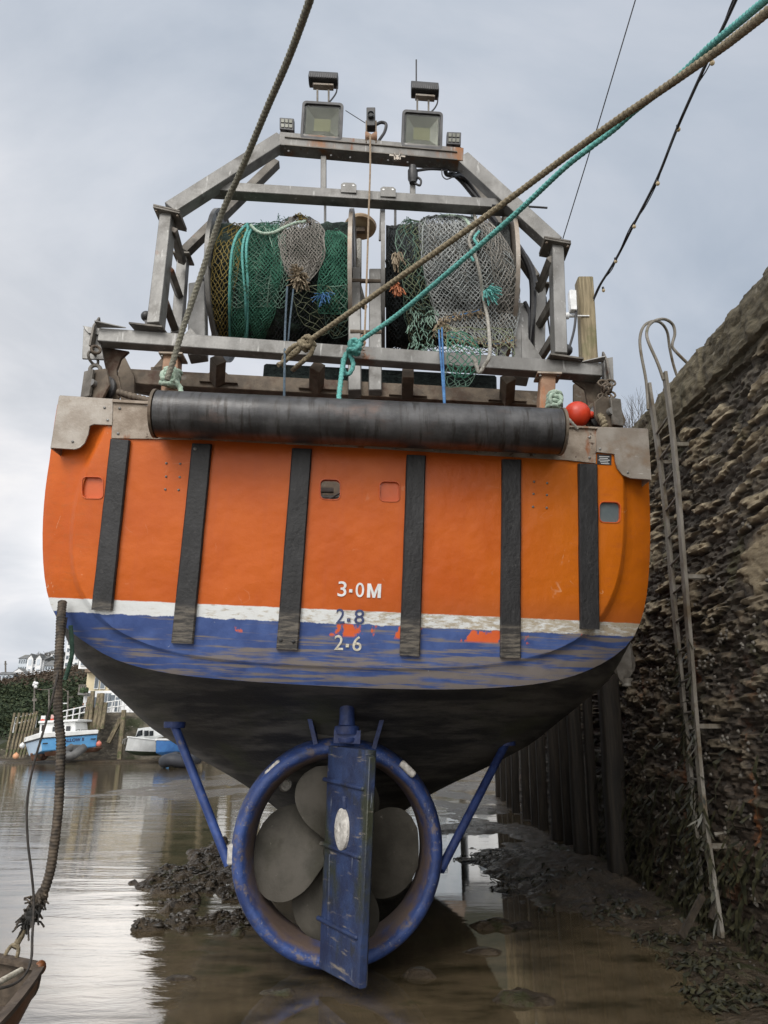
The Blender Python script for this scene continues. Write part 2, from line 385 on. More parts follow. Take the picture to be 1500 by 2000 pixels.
chips = k.noise(k.mapping(tc, (1, .55, 1)), 24, 6, .7)
orange = k.mix(k.math('MULTIPLY', k.step(chips, .69, .74), .55), orange, (.62, .36, .2))
specks = k.noise(tc, 46, 3, .6)
orange = k.mix(k.math('MULTIPLY', k.step(specks, .72, .77), .55), orange, (.2, .05, .02))
scr = k.math('ABSOLUTE', k.math('SUBTRACT', k.noise(k.mapping(tc, (1, .8, 1)), 2.6, 3, .55, .8), .5))
scr = k.math('MULTIPLY', k.step(scr, .0065, .002), k.step(k.noise(tc, 3.3, 4), .56, .62))
side = k.math('MAXIMUM', k.step(u_, -1.75, -2.0), k.step(u_, 1.5, 1.8))
orange = k.mix(k.math('MULTIPLY', scr, k.math('ADD', .12, k.math('MULTIPLY', side, .6))), orange, (.66, .45, .30))
orange = k.mix(k.math('MULTIPLY', k.math('MULTIPLY', side, k.step(k.noise(k.mapping(tc, (2, 5, 1)), 5, 6, .65), .5, .68)), .45), orange, (.40, .10, .02))
dirtlow = k.math('MULTIPLY', k.step(v_, .22, .0), k.step(u_, -.6, 1.5))
orange = k.mix(k.math('MULTIPLY', dirtlow, .5), orange, (.33, .09, .03))
sc1 = k.noise(k.mapping(tc, (.9, 13, 1)), 2.1, 8, .62)
blue = k.mix(k.step(k.noise(tc, 4, 6), .35, .7), (.038, .068, .20), (.066, .112, .29))
scm = k.math('ADD', sc1, k.math('MULTIPLY', u_, .03))
lowv = k.math('MULTIPLY', k.step(v_, -.14, -.42), .10)
blue = k.mix(k.math('MULTIPLY', k.step(k.math('ADD', scm, lowv), .52, .66), .85), blue, (.20, .168, .130))
blue = k.mix(k.math('MULTIPLY', k.step(k.noise(k.mapping(tc, (.7, 7, 1)), 4, 7, .6), .6, .72), .35), blue, (.07, .08, .14))
blue = k.mix(k.step(k.noise(tc, 9, 7, .7), .67, .72), blue, (.38, .40, .44))
white = k.mix(k.step(k.math('ADD', k.noise(k.mapping(tc, (1.4, 5, 1)), 7, 8, .7), k.math('MULTIPLY', u_, .055)), .46, .64), (.66, .68, .68), (.40, .345, .26))
white = k.mix(k.math('MULTIPLY', k.step(k.noise(k.mapping(tc, (2, 5, 1)), 17, 6, .7), .58, .66), k.step(u_, -.5, .5)), white, (.23, .16, .10))
lowedge = k.math('ADD', k.math('MULTIPLY', k.noise(k.mapping(tc, (1, .25, 1)), 9, 5, .6), .045), -.122)
c1 = k.mix(k.step(vj, -.004, .004), white, orange)
c1 = k.mix(k.step(k.math('SUBTRACT', vj, lowedge), .004, -.004), c1, blue)
primer = k.math('MULTIPLY', k.step(k.noise(k.mapping(tc, (1, .7, 1)), 3.1, 6, .6), .57, .60), k.math('MULTIPLY', k.step(v_, -.20, -.18), k.step(k.math('SUBTRACT', vj, lowedge), .004, -.01)))
c1 = k.mix(primer, c1, (.60, .11, .03))
k.put(b.inputs['Base Color'], c1)
fine = k.noise(tc, 35, 4)
k.put(b.inputs['Roughness'], k.math('ADD', .30, k.math('ADD', k.math('MULTIPLY', fine, .16), k.math('MULTIPLY', k.step(vj, .01, -.01), .22))))
b.inputs['Specular IOR Level'].default_value = .26
wav = k.noise(tc, 1.9, 3)
k.put(b.inputs['Normal'], k.bump(k.math('ADD', k.math('MULTIPLY', wav, 1.0), k.math('MULTIPLY', fine, .06)), .6, .045))
transom_paint = m
transom = link('transom', bm, m, boat, smooth=40)

# hull sides and bottom: one continuous shell, transom edge to stem
HEEL = R(-2.3); XC0 = -.28
def hullpt(y, s, z):
    xc = XC0 - .05*(y-5.2); zc = 2.2
    return V((xc + s*math.cos(HEEL) - (z-zc)*math.sin(HEEL), y + .05*s, zc + s*math.sin(HEEL) + (z-zc)*math.cos(HEEL)))
SECT = [
 (5.75, [(2.27,3.95),(2.36,3.1),(2.28,2.5),(1.98,2.16),(1.45,2.04),(.75,1.99),(.25,1.97),(.1,1.96),(0,1.96)]),
 (6.15, [(2.32,3.95),(2.42,3.1),(2.36,2.42),(2.02,2.09),(1.45,1.94),(.75,1.84),(.25,1.80),(.1,1.78),(0,1.78)]),
 (6.62, [(2.36,3.95),(2.45,3.1),(2.38,2.35),(2.02,1.98),(1.5,1.76),(.85,1.55),(.35,1.36),(.12,1.2),(0,1.15)]),
 (7.0, [(2.38,3.95),(2.46,3.1),(2.38,2.3),(2.02,1.90),(1.52,1.62),(.88,1.32),(.38,1.0),(.15,.72),(0,.5)]),
 (7.5, [(2.40,3.95),(2.47,3.1),(2.38,2.25),(2.05,1.82),(1.55,1.52),(.9,1.2),(.40,.85),(.14,.45),(.06,-.25)]),
 (10, [(2.38,4.0),(2.45,3.1),(2.38,2.2),(2.2,1.72),(1.75,1.36),(1.1,1.05),(.5,.7),(.16,.35),(.08,-.3)]),
 (14, [(2.38,4.2),(2.45,3.1),(2.4,2.1),(2.25,1.55),(1.8,1.15),(1.15,.8),(.5,.45),(.16,.2),(.08,-.3)]),
 (17.5, [(2.1,4.7),(2.05,3.4),(1.85,2.2),(1.6,1.5),(1.2,1.0),(.75,.65),(.35,.35),(.14,.05),(.08,-.3)]),
 (20.5, [(1.2,5.2),(1.0,3.8),(.8,2.6),(.6,1.7),(.45,1.1),(.3,.7),(.16,.35),(.1,.05),(.06,-.3)]),
 (22.3, [(.1,5.8),(.08,4.3),(.07,3.0),(.06,2.0),(.06,1.3),(.05,.8),(.05,.4),(.05,.1),(.04,-.25)])]
half = NP//2
def section(y, ctl):
    q = resample(smooth_path([V((s, z, 0)) for s, z in ctl], 6), .01)
    q = [q[round(i*(len(q)-1)/(half-1))] for i in range(half)]
    L = [hullpt(y, -p.x, p.y) for p in q]; Rr = [hullpt(y, p.x, p.y) for p in q]
    return L + Rr[::-1]
mb = MB()
first = [PT(a, b_, -.176*roundf(a)) for a, b_ in out_px]
mid = [PT(a, b_, -.30).lerp(c, .35) for (a, b_), c in zip(out_px, section(*SECT[0]))]
mb.grid([first] + [section(*s) for s in SECT])
hull = mb.build('hull', antifoul, boat, smooth=50, weld=.001)
# hull sides are painted above the boot top
m, k, b = newmat('hull_side_paint'); g_ = k.new('ShaderNodeNewGeometry').outputs['Position']; sp = k.new('ShaderNodeSeparateXYZ'); k.l.new(g_, sp.inputs[0])
hz = k.math('ADD', sp.outputs[2], k.math('MULTIPLY', sp.outputs[0], .04))
hz = k.math('ADD', hz, k.math('MULTIPLY', k.math('SUBTRACT', k.noise(g_, 5, 5), .5), .05))
grime = k.noise(k.mapping(g_, (.6, .5, 5)), 2.2, 8, .66)
cb = k.mix(k.step(grime, .4, .66), (.019, .019, .021), (.098, .093, .085))
cb = k.mix(k.math('MULTIPLY', k.step(k.noise(g_, 1.6, 6), .5, .7), .7), cb, (.045, .05, .028))
cb = k.mix(k.step(k.noise(k.mapping(g_, (1, .6, 9)), 3, 8, .7), .64, .76), cb, (.11, .105, .10))
cs = k.mix(k.step(hz, 2.50, 2.52), cb, (.03, .07, .30)); cs = k.mix(k.step(hz, 2.56, 2.58), cs, (.6, .6, .58)); cs = k.mix(k.step(hz, 2.68, 2.70), cs, (.54, .09, .008))
k.put(b.inputs['Base Color'], cs); b.inputs['Roughness'].default_value = .6; k.put(b.inputs['Normal'], k.bump(k.math('ADD', grime, k.noise(g_, 40, 4)), .4, .01))
hull.data.materials.clear(); hull.data.materials.append(m)
deck = MB(); dk = [section(*s) for s in SECT]
deck.grid([[hullpt(s[0], -s[1][0][0]*.97, 3.35), hullpt(s[0], s[1][0][0]*.97, 3.35)] for s in [(5.3, SECT[0][1])] + SECT[1:]])
deck.build('deck', galv_dark, boat, solid=.03)

# ports
for (x0, y0, x1, y1, kind) in PORTS:
    L0 = rrect(x0, y0, x1, y1, 9)
    mb = MB(); n = len(L0)
    def rng(off, g=0): 
        cx, cy = (x0+x1)/2, (y0+y1)/2
        return [PT(cx+(x-cx)*(1+g), cy+(y-cy)*(1+g)) + NT*off for x, y in L0]
    prof = [rng(-.0005, .10), rng(.006, .07), rng(.006, .0), rng(-.0, -.02), rng(-.05, -.02)]
    mb.grid([r + [r[0]] for r in prof])
    pf = mb.build('freeing_port', mat('port_rim_'+kind, (.46,.075,.01), (.55,.10,.014), 8, U1, .45, 0, .2), boat, smooth=50, weld=.0005)
    if kind == 'open':
        pass
    else:
        mb = MB(); r = rng(-.022, -.03); mb.prism(r, -NT*.012)
        mb.build('cover_plate', transom_plate if False else (mat('port_cover_orange', (.50,.085,.012), (.56,.10,.014), 5, U1, .4, 0, .2) if kind == 'orange' else mat('port_cover_grey', (.10,.13,.14), (.15,.18,.19), 6, U1, .35, .2, .2, over=[((.6,.62,.62), 26, .70, .73, U1)])), pf, smooth=0)
# what the open port shows: deck gear inside
mb = MB(); c = PT(645, 955) - NT*.45
mb.cube(c+V((0, .1, -.05)), .5, .05, .5); mb.build('inner_bulkhead', brown_steel, boat)
mb = MB(); mb.tube([c+V((-.1, -.1, -.03)), c+V((.14, -.1, -.03))], .03, 10); mb.cube(c+V((-.03, -.08, .05)), .1, .04, .035); mb.tube([c+V((-.08, -.12, -.09)), c+V((.12, -.16, .03))], .008, 6)
mb.build('winch_bar', galv, boat)

# rubbing strips
STR = [((218,859),(256,862),(181,1191),(221,1192.5)),((376.6,868),(415,869.5),(336,1255.6),(378.7,1257.7)),((571,877),(609.5,879),(540,1267),(582.6,1269)),
       ((794,890),(831.4,891.7),(780,1279),(819.5,1282)),((979.6,898.7),(1016.6,899.6),(975.7,1283.7),(1015.3,1285)),((1127.5,907),(1164.4,908.4),(1131.4,1228),(1168.8,1229.6))]
m, k, b = newmat('fender_rubber'); tc = k.new('ShaderNodeTexCoord').outputs['Object']; g_ = k.new('ShaderNodeNewGeometry').outputs['Position']; sp = k.new('ShaderNodeSeparateXYZ'); k.l.new(g_, sp.inputs[0])
hz = k.math('ADD', sp.outputs[2], k.math('MULTIPLY', sp.outputs[0], .05)); hz = k.math('ADD', hz, k.math('MULTIPLY', k.math('SUBTRACT', k.noise(tc, 8, 5), .5), .06))
cc = k.mix(k.step(k.noise(k.mapping(tc, (1,1,.35)), 7, 6), .4, .7), (.0065,.0065,.0075), (.016,.016,.018))
cc = k.mix(k.math('MULTIPLY', k.step(k.noise(tc, 24, 7, .7), .6, .72), .6), cc, (.075,.07,.065))
low = k.mix(k.step(k.noise(k.mapping(tc, (1,1,8)), 6, 7, .7), .42, .62), (.022,.020,.019), (.12,.105,.085))
cc = k.mix(k.step(hz, 2.56, 2.50), cc, low); k.put(b.inputs['Base Color'], cc); b.inputs['Roughness'].default_value = .52
k.put(b.inputs['Normal'], k.bump(k.math('ADD', k.noise(k.mapping(tc, (1,1,.4)), 5, 3), k.math('MULTIPLY', k.noise(tc, 40, 5), .25)), .7, .02))
fender_m = m
for i, (a, b_, c, d) in enumerate(STR):
    mb = MB(); n = 26; ra = []
    for j in range(n+1):
        t = j/n; wob = noise.noise(V((i*9.1, t*5, 0)))*.7; wob2 = noise.noise(V((i*5.1+50, t*6, 0)))*.7
        l = (lerp(a[0], c[0], t)+wob, lerp(a[1], c[1], t)); r = (lerp(b_[0], d[0], t)+wob2, lerp(b_[1], d[1], t))
        th = .036 + .003*noise.noise(V((i*3.3, t*9, 2))) 
        pl = PT(*l); pr = PT(*r); q = .12
        mid_h = th + .004*noise.noise(V((i*7.7, t*12, 5)))
        ra.append([pl+NT*.001, pl+NT*(th*.75), pl.lerp(pr, .06)+NT*th, pl.lerp(pr, .5)+NT*mid_h, pl.lerp(pr, .94)+NT*th, pr+NT*(th*.75), pr+NT*.001])
    mb.grid(ra); n0 = len(mb.v); mb.f.append(tuple(range(7))); mb.f.append(tuple(range(n*7, n*7+7)))
    st = mb.build('rubbing_strip', fender_m, boat, smooth=30)
    if i in (1, 2):
        for (bx, by) in ([(383, 879)] if i == 1 else [(549, 1250), (574, 1253)]):
            q = MB(); q.lathe(PT(bx, by)+NT*.036, NT, [(0, .014), (.006, .013), (.009, .007), (.009, 0)], 10); q.build('bolt', galv if i == 1 else rubber, st)

# steel bulwark band, corner plates, bolts
mb = MB(); mb.prism([PT(*p, .004) for p in ((222,786),(305,794),(700,818),(1095,835),(1164.5,838),(1163,906),(1100,899),(700,875),(400,860),(218,857))], NT*.012)
band = mb.build('bulwark_band', rusty_plate, boat, bevel=.003)
mb = MB(); mb.prism([PT(*p, .0) for p in ((222,782),(1164.5,836),(1164.5,840),(222,788))], NT*.035); mb.build('top_flange', rusty_plate, band, bevel=.003)
def bolt(px, py, off, par, r=.011, mt=galv):
    q = MB(); q.lathe(PT(px, py)+NT*off, NT, [(0, r), (.004, r), (.008, r*.6), (.009, 0)], 10); q.build('bolt', mt, par)
for p in ((235,799),(232,848),(358,852),(437,857),(565,865),(645,868),(770,877),(845,879),(967,884),(1042,888),(1150,855),(1150,895)): bolt(*p, .016, band)
def arc(cx, cy, r, a0, a1, n=6): return [(cx+r*math.cos(R(a0+(a1-a0)*i/n)), cy+r*math.sin(R(a0+(a1-a0)*i/n))) for i in range(n+1)]
for nm, poly, wrap, bl in (('l', [(118,773),(222,780),(221,832),(185,830),(177,833),(174,850),(167,867),(157,876),(147,879),(101,876)], ((118,773),(101,876)), ((206,798),(212,822),(144,864))),
                       ('r', [(1163.5,834.5),(1263,838),(1270,938),(1229.5,935),(1214,928),(1204,915),(1200,902),(1199,888),(1163,884)], ((1263,838),(1270,938)), ((1170,878),(1224,924)))):
    mb = MB(); mb.prism([PT(*p, .004) for p in poly], NT*.016)
    a, b_ = PT(*wrap[0], .02), PT(*wrap[1], .02); back = V((.03 if nm == 'l' else -.06, .5, 0))
    mb.prism([a, b_, b_+back, a+back], V((-.012 if nm == 'l' else .012, 0, 0)))
    cp = mb.build('corner_plate', alloy, boat, bevel=.003)
    for q in bl: bolt(*q, .02, cp, .010)
for p in ((325,905),(352,906),(324.5,931),(351,932),(323,956),(349,957),(1043,941),(1068.6,943.6),(1042,964.7),(1068,967),(1041,990),(1067.6,992)): bolt(*p, 0, transom, .009)

# draught marks, riveted letters
def mark(body, x0, x1, ybase, mt, cap):
    p0 = PT(x0, ybase[0], .001); p1 = PT(x1, ybase[1], .001); h = cap/F*5.45
    size = h/.70
    o = textmesh(body, size, p0 - (PT(x0, ybase[0]) - PT(x0, ybase[0])), p1-p0, UY, mt, 'draught_mark', boat, .005, size*.006)
    bb = [v.co.dot(UX) for v in o.data.vertices]; w0 = max(bb)-min(bb); s = (p1-p0).length/w0
    org = (p0 - world_origin(boat)); mn = min(bb)
    for v in o.data.vertices: v.co += UX*((v.co.dot(UX)-mn)*(s-1) + org.dot(UX) - mn)
    return o
def dotmark(parent, px, py, mt):
    mb = MB(); c = PT(px, py, .006); mb.box(c, UX*.012, UY*.012, NT*.005); mb.build('decimal_point', mt, parent)
a = mark('3', 659, 676, (1164, 1165), white_paint, 28); dotmark(a, 685, 1154, white_paint)
mark('0', 694, 710.5, (1165.5, 1166), white_paint, 26.5); 
def mark_m(x0, x1, yb, h, mt):
    o = PT(x0, yb, .001); ux = PT(x1, yb+1, .001) - o; uy = UY*(h/F*5.32); s = .235
    L = [(0,0),(s,0),(s,.62),(.5-.09,.0),(.5+.09,.0),(1-s,.62),(1-s,0),(1,0),(1,1),(1-s*1.05,1),(.5,.36),(s*1.05,1),(0,1)]
    MB().prism([o + ux*a + uy*b2 for a, b2 in L], NT*.006).build('draught_mark', mt, boat, smooth=0)
mark_m(716.5, 743.5, 1167, 27, white_paint)
a = mark('2', 656, 672.5, (1217, 1217.5), navy_worn, 27); dotmark(a, 681, 1211, navy_worn); mark('8', 691.5, 711, (1218.5, 1219), navy_worn, 27)
a = mark('2', 652.5, 670, (1269, 1269.5), cream_worn, 27); dotmark(a, 678.5, 1261, cream_worn); mark('6', 688, 705.5, (1270.5, 1271.5), cream_worn, 27)
mb = MB(); mb.prism([PT(*p, .001) for p in ((1166,887),(1194,888.5),(1194,908.5),(1166,907))], NT*.003); plq = mb.build('warning_plate', black_plastic, boat)
mb = MB()
for i, (l, r_) in enumerate(((1170,1190),(1171,1187),(1169,1191),(1172,1188),(1174,1190))):
    y = 891 + i*3.4; mb.prism([PT(l, y, .0045), PT(r_, y+.6, .0045), PT(r_, y+1.7, .0045), PT(l, y+1.1, .0045)], NT*.0005)
mb.build('small_print', white_paint, plq, smooth=0)

# stern roller
ra, rb = PB(308, 808, 4.80), PB(1092, 843, 4.80); ax = (rb-ra).normalized(); L = (rb-ra).length; rr = 44/F*5.38
mb = MB(); mb.lathe(ra, ax, [(0, 0), (0, rr*.9), (.004, rr)] + [(L*i/20, rr*(1+.004*noise.noise(V((i*.7, 0, 0))))) for i in range(1, 20)] + [(L-.004, rr), (L, rr*.9), (L, 0)], 56)
roll = mb.build('stern_roller', roller_m, boat, smooth=35)
for e, s in ((ra, -1), (rb, 1)):
    mb = MB(); mb.lathe(e+ax*s*.004, ax*s, [(0, 0), (0, rr*1.05), (.02, rr*1.05), (.02, rr*.3), (.05, rr*.28), (.05, 0)], 40); mb.build('end_cheek', brown_steel, roll, smooth=35)
    mb = MB(); d = V((0, .26, 0)); c = e+ax*s*.035; up = V((0, 0, rr*1.05))
    mb.prism([c-up*.5, c-up*.5+d, c+up*.6+d, c+up*.9], ax*s*.015); mb.build('bearing_bracket', brown_steel, roll)
# paint drip scars on the roller
mb = MB()
for (px, py, l_) in ((430,800,18),(437,806,26),(470,790,12),(484,798,30),(520,812,14),(890,820,22),(980,832,10)):
    c = PB(px, py, 4.80); 
    th0 = random.uniform(-.3, .5)
# posts carrying the gallows sill
for (x0, x1, y0, y1) in ((318,351,700,800),(1050,1081,738,838)):
    mb = MB(); mb.beam(PB((x0+x1)/2-3, y1+6, 5.25), PB((x0+x1)/2+3, y0, 5.32), .125, .125, (0, 1, 0)); po = mb.build('frame_post', rust_post, boat, bevel=.006)
    mb = MB(); c = PB((x0+x1)/2+4, y0-1, 5.3); mb.box(c, (.1, -.006, -.007), (0, .085, 0), (0, 0, .009)); mb.build('head_plate', rusty_plate, po, bevel=.002)
    for sx in (-.075, .075):
        mb = MB(); mb.lathe(c+V((sx, -.06, -.012)), (0, 0, -1), [(0, .011), (.012, .011), (.012, 0)], 8); mb.build('bolt', galv, po)

# ---------------------------------------------------------------- gantry
YA = 5.32
gan = MB().beam(PB(196, 660, YA), PB(1172, 728, YA), .12, .125, (0, 0, 1)).build('gantry', galv_dark, boat, bevel=.008, seg=2)
def gpart(name, mb, mt=galv, bevel=.005): return mb.build(name, mt, gan, bevel=bevel)
gan.data.materials.clear(); gan.data.materials.append(galv)
def bx(name, a, b_, Ya, Yb, w, h, up=(0, 1, 0), mt=galv): return gpart(name, MB().beam(PB(*a, Ya), PB(*b_, Yb), w, h, up), mt)
# sill ends: hanger plates and gussets
for (s, ex, ey) in ((-1, 190, 660), (1, 1180, 727)):
    e = PB(ex, ey, YA); mb = MB()
    mb.prism([e+V((s*.0, -.0, .20)), e+V((s*.0, -.08, .07)), e+V((0, -.1, -.13)), e+V((0, .07, -.13)), e+V((0, .09, .08))], (s*.018, 0, 0))
    gpart('end_plate', mb, galv_dark, .002)
    mb = MB()
    if s < 0: mb.prism([e+V((.02, -.065, .055)), e+V((.26, -.065, .05)), e+V((.02, -.14, .07))], (0, 0, .012)); mb.prism([PB(163,641,5.30), PB(190,643,5.30), PB(203,702,5.30), PB(160,700,5.30)], (0, .02, 0)); mb.prism([PB(161,636,5.28), PB(194,641,5.28), PB(240,662,5.28), PB(172,650,5.28)], (0, .12, .0))
    else: mb.prism([e+V((-.02, -.065, .055)), e+V((-.24, -.065, .05)), e+V((-.02, -.14, .07))], (0, 0, .012)); mb.prism([PB(1180,700,5.28), PB(1197,697,5.28), PB(1199,748,5.28), PB(1181,760,5.28)], (0, .02, 0))
    gpart('hanger_plate', mb, galv, .002)
# knee brackets under the sill
for (poly, Y) in (([(196,676),(252,686),(236,700),(228,722),(232,780),(214,780),(206,720)], 5.42), ([(1186,738),(1118,742),(1142,760),(1150,800),(1170,812),(1186,780)], 5.42),
                  ([(240,690),(262,735),(262,790),(238,790),(226,740)], 5.7), ([(1120,750),(1150,740),(1150,800),(1120,800)], 5.7)):
    gpart('knee_bracket', MB().prism([PB(*p, Y) for p in poly], (0, .03, 0)), brown_steel, .003)
# second sill, lower and further forward
low = MB().beam(PB(246, 742, 5.85), PB(1095, 788, 5.85), .16, .15, (0, 0, 1)).build('lower_sill', brown_steel, boat, bevel=.008)
for (x, y) in ((426,722),(620,735),(797,748),(992,758)):
    mb = MB(); mb.beam(PB(x, y-20, 5.45), PB(x-2, y+24, 5.75), .10, .10, (0, 1, 0)); mb.prism([PB(x-38, y+22, 5.74), PB(x+38, y+26, 5.74), PB(x+10, y, 5.74), PB(x-10, y-1, 5.74)], (0, .04, 0)); mb.build('sill_bracket', brown_steel, low, bevel=.004)
for (a, b_) in (((296,728),(330,725)),((330,700),(300,735)),((262,757),(330,770))):
    MB().beam(PB(*a, 6.0), PB(*b_, 6.0), .06, .09, (0, 0, 1)).build('deck_fitting', brown_steel, low, bevel=.004)
# after deck gear seen under the sills
mb = MB(); mb.beam(PB(560, 770, 6.4), PB(1080, 800, 6.4), .2, .16, (0, 0, 1)); mb.build('deck_beam', brown_steel, boat, bevel=.01)
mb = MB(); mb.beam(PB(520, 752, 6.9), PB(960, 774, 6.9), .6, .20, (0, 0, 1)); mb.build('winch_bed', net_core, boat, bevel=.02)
# legs, plates
LEGW, LEGH = .108, .16
for (bt, tp, bp, tpp) in (((304,642),(328,430),((262,643),(326,650)),((307,420),(358,432))), ((1092,700),(1086,490),((1068,702),(1132,711)),((1058,481),(1109,490)))):
    bx('leg', bt, tp, YA, 5.55, LEGW, LEGH)
    mb = MB(); c = (PB(*bp[0], YA)+PB(*bp[1], YA))/2; ux = (PB(*bp[1], YA)-PB(*bp[0], YA))/2; mb.box(c+V((0,0,.0)), ux, (0, .13, .02), (0, 0, .009)); gpart('base_plate', mb, galv_dark, .002)
    for sx in (-.8, .8): gpart('bolt', MB().lathe(c+ux*sx+V((0,-.10,-.012)), (0,0,-1), [(0,.013),(.014,.013),(.014,0)], 8), galv, 0)
    mb = MB(); c = (PB(*tpp[0], 5.55)+PB(*tpp[1], 5.55))/2; ux = (PB(*tpp[1], 5.55)-PB(*tpp[0], 5.55))/2
    for dz in (-.011, .011): mb.box(c+V((0, 0, dz)), ux, (0, .125, .0), (0, 0, .009))
    gpart('joint_plate', mb, galv_dark, .002)
    for sx in (-.8, .8): gpart('bolt', MB().lathe(c+ux*sx+V((0,-.095,-.022)), (0,0,-1), [(0,.013),(.014,.013),(.014,0)], 8), rusty_plate, 0)
for (bt, tp, tpp) in (((346,656),(358,508),(352,502)), ((1052,705),(1055,566),(1048,557))):
    bx('leg', bt, tp, 5.95, 6.15, .10, .10); mb = MB(); c = PB(*tp, 6.15)
    mb.box(c+V((0, 0, .02)), (.085, 0, -.005), (0, .10, 0), (0, 0, .01)); gpart('joint_plate', mb, galv_dark, .002)
for (a, b_) in (((338,448),(356,512)),((331,525),(350,578)),((322,590),(345,652)),((1076,506),(1052,566)),((1080,588),(1053,636)),((1080,660),(1054,702))):
    bx('side_brace', a, b_, 5.5, 6.0, .055, .07, mt=galv_dark)
YT = 5.75
for (a, b_) in (((334,414),(551,276)), ((1084,480),(902,313))):
    bx('diagonal_beam', a, b_, 5.55, YT, .15, .125)
for (a, b_) in (((360,494),(540,318)), ((1046,545),(905,338))):
    bx('diagonal_beam', a, b_, 6.15, 6.3, .09, .10, mt=galv_dark)
bx('top_beam', (546,281), (903,312), YT, YT, .15, .165, (0, 0, 1), stained_galv)
mb = MB(); mb.beam(PB(556, 283, YT-.08), PB(893, 312, YT-.08), .012, .012, (0,0,1)); mb.beam(PB(556, 268, YT-.08), PB(893, 297, YT-.08), .02, .01, (0,0,1)); gpart('edge_rib', mb, galv_dark, .001)
mb = MB()
for (x, y) in ((563.5,295),(646.6,303.5),(684,307.5),(723,311),(758,313),(796,317)):
    mb.lathe(PB(x, y, YT-.0785), (0, -1, 0), [(0, .010), (.003, .010), (.003, 0)], 10)
gpart('bolt_hole', mb, black_plastic, 0)
bx('mid_beam', (412,371), (1000,407), 5.70, 5.70, .13, .105, (0, 0, 1))
for (x, y) in ((681,366),(758,374)):
    mb = MB(); c = PB(x, y, 5.62); mb.prism([c+V(q) for q in ((-.075,0,-.055),(.075,0,-.062),(.075,0,.03),(.05,0,.055),(-.05,0,.06),(-.075,0,.04))], (0, .012, 0)); lg = gpart('lug_plate', mb, galv, .001)
    for sx in (-.045, .045):
        q = MB(); q.lathe(c+V((sx, -.001, .022)), (0, -1, 0), [(0, .011), (.002, .011), (.002, 0)], 10); gpart('lug_hole', q, white_paint, 0)
bx('upright', (632,308), (632,372), YT, 5.72, .055, .055); bx('upright', (806,325), (806,385), YT, 5.72, .055, .055)
for (a, b_, Y) in (((635,400),(635,452),6.1),((745,404),(742,470),6.1),((772,407),(772,446),6.1)):
    gpart('rod', MB().tube([PB(*a, Y), PB(*b_, Y)], .013, 8), galv, 0)
mb = MB()   # clamp on the top beam
c = PB(776, 307, YT-.1); mb.beam(c+V((-.08,0,.02)), c+V((.08,0,.0)), .02, .02); mb.cube(c+V((0,0,-.02)), .07, .03, .05); mb.tube([c+V((-.03,-.02,.03)), c+V((.0,-.03,-.05)), c+V((.03,-.02,.03))], .01, 6); mb.lathe(c+V((0,-.02,-.05)), (0,-1,0), [(0,.02),(.02,.02),(.02,0)], 8); gpart('beam_clamp', mb, alloy, .002)
mb = MB(); mb.lathe(PB(806, 326, 5.68), (0,0,-1), [(0,0),(0,.038),(.05,.038),(.05,.05),(.15,.05),(.17,.04),(.20,.035),(.2,0)], 16); gpart('sensor_can', mb, black_plastic, 0)

# lamps on the gantry
def floodlight(q, Y, tiltv):
    tl, tr, br, bl = [PB(*p, Y) for p in q]; c = (tl+tr+br+bl)/4; xa = ((tr-tl)+(br-bl))/2; ya = ((tl-bl)+(tr-br))/2
    na = xa.cross(ya).normalized(); na = na if na.y < 0 else -na
    na = (na + V((0, 0, tiltv))).normalized()
    W, H = xa.length, ya.length; xu = xa.normalized(); yu = na.cross(xu); yu = yu if yu.z > 0 else -yu
    def rr_(w_, h_, r_, off, n=4):
        pts = []
        for (sx, sy, a0) in ((1,1,0),(-1,1,90),(-1,-1,180),(1,-1,270)):
            for i in range(n+1):
                an = R(a0+90*i/n); pts.append(c + xu*(sx*(w_/2-r_)+r_*math.cos(an)) + yu*(sy*(h_/2-r_)+r_*math.sin(an)) + na*off)
        return pts
    mb = MB(); secs = [rr_(W*.8, H*.8, .03, -.11), rr_(W*.96, H*.96, .035, -.075), rr_(W, H, .04, -.03), rr_(W, H, .04, .0), rr_(W*.985, H*.985, .038, .008), rr_(W*.88, H*.86, .025, .008), rr_(W*.87, H*.85, .025, -.012)]
    mb.grid([s+[s[0]] for s in secs]); mb.f.append(tuple(range(len(secs[0]))))
    fl = mb.build('floodlight', grey_case, boat, smooth=35, weld=.0003)
    mb = MB(); a = rr_(W*.87, H*.85, .025, -.012); b2 = rr_(W*.78, H*.75, .006, -.014); mb.grid([s+[s[0]] for s in (a, b2)]); mb.build('lens_surround', black_plastic, fl)
    mb = MB(); a = rr_(W*.78, H*.75, .004, -.014); b2 = rr_(W*.40, H*.32, .003, -.06); mb.grid([s+[s[0]] for s in (a, b2)]); mb.build('reflector', reflector, fl, smooth=20)
    mb = MB(); mb.prism(rr_(W*.40, H*.32, .003, -.0595), na*.002); mb.build('led_panel', led_yellow, fl, smooth=0)
    m_ = bpy.data.materials.get('lamp_glass')
    mb = MB(); mb.prism(rr_(W*.86, H*.84, .02, -.008), na*.002); gl = mb.build('lens', lamp_glass, fl, smooth=0)
    for i in range(6):
        mb = MB(); o_ = c + xu*((i-2.5)*W*.13) - na*.10; mb.box(o_, xu*.004, yu*H*.36, na*.03); mb.build('cooling_fin', grey_case, fl)
    mb = MB(); mb.beam(c-yu*H*.5-na*.03, c-yu*H*.5-na*.05-V((0,0,.06)), .12, .05, (0,1,0)); mb.build('foot', galv_dark, fl)
    return fl
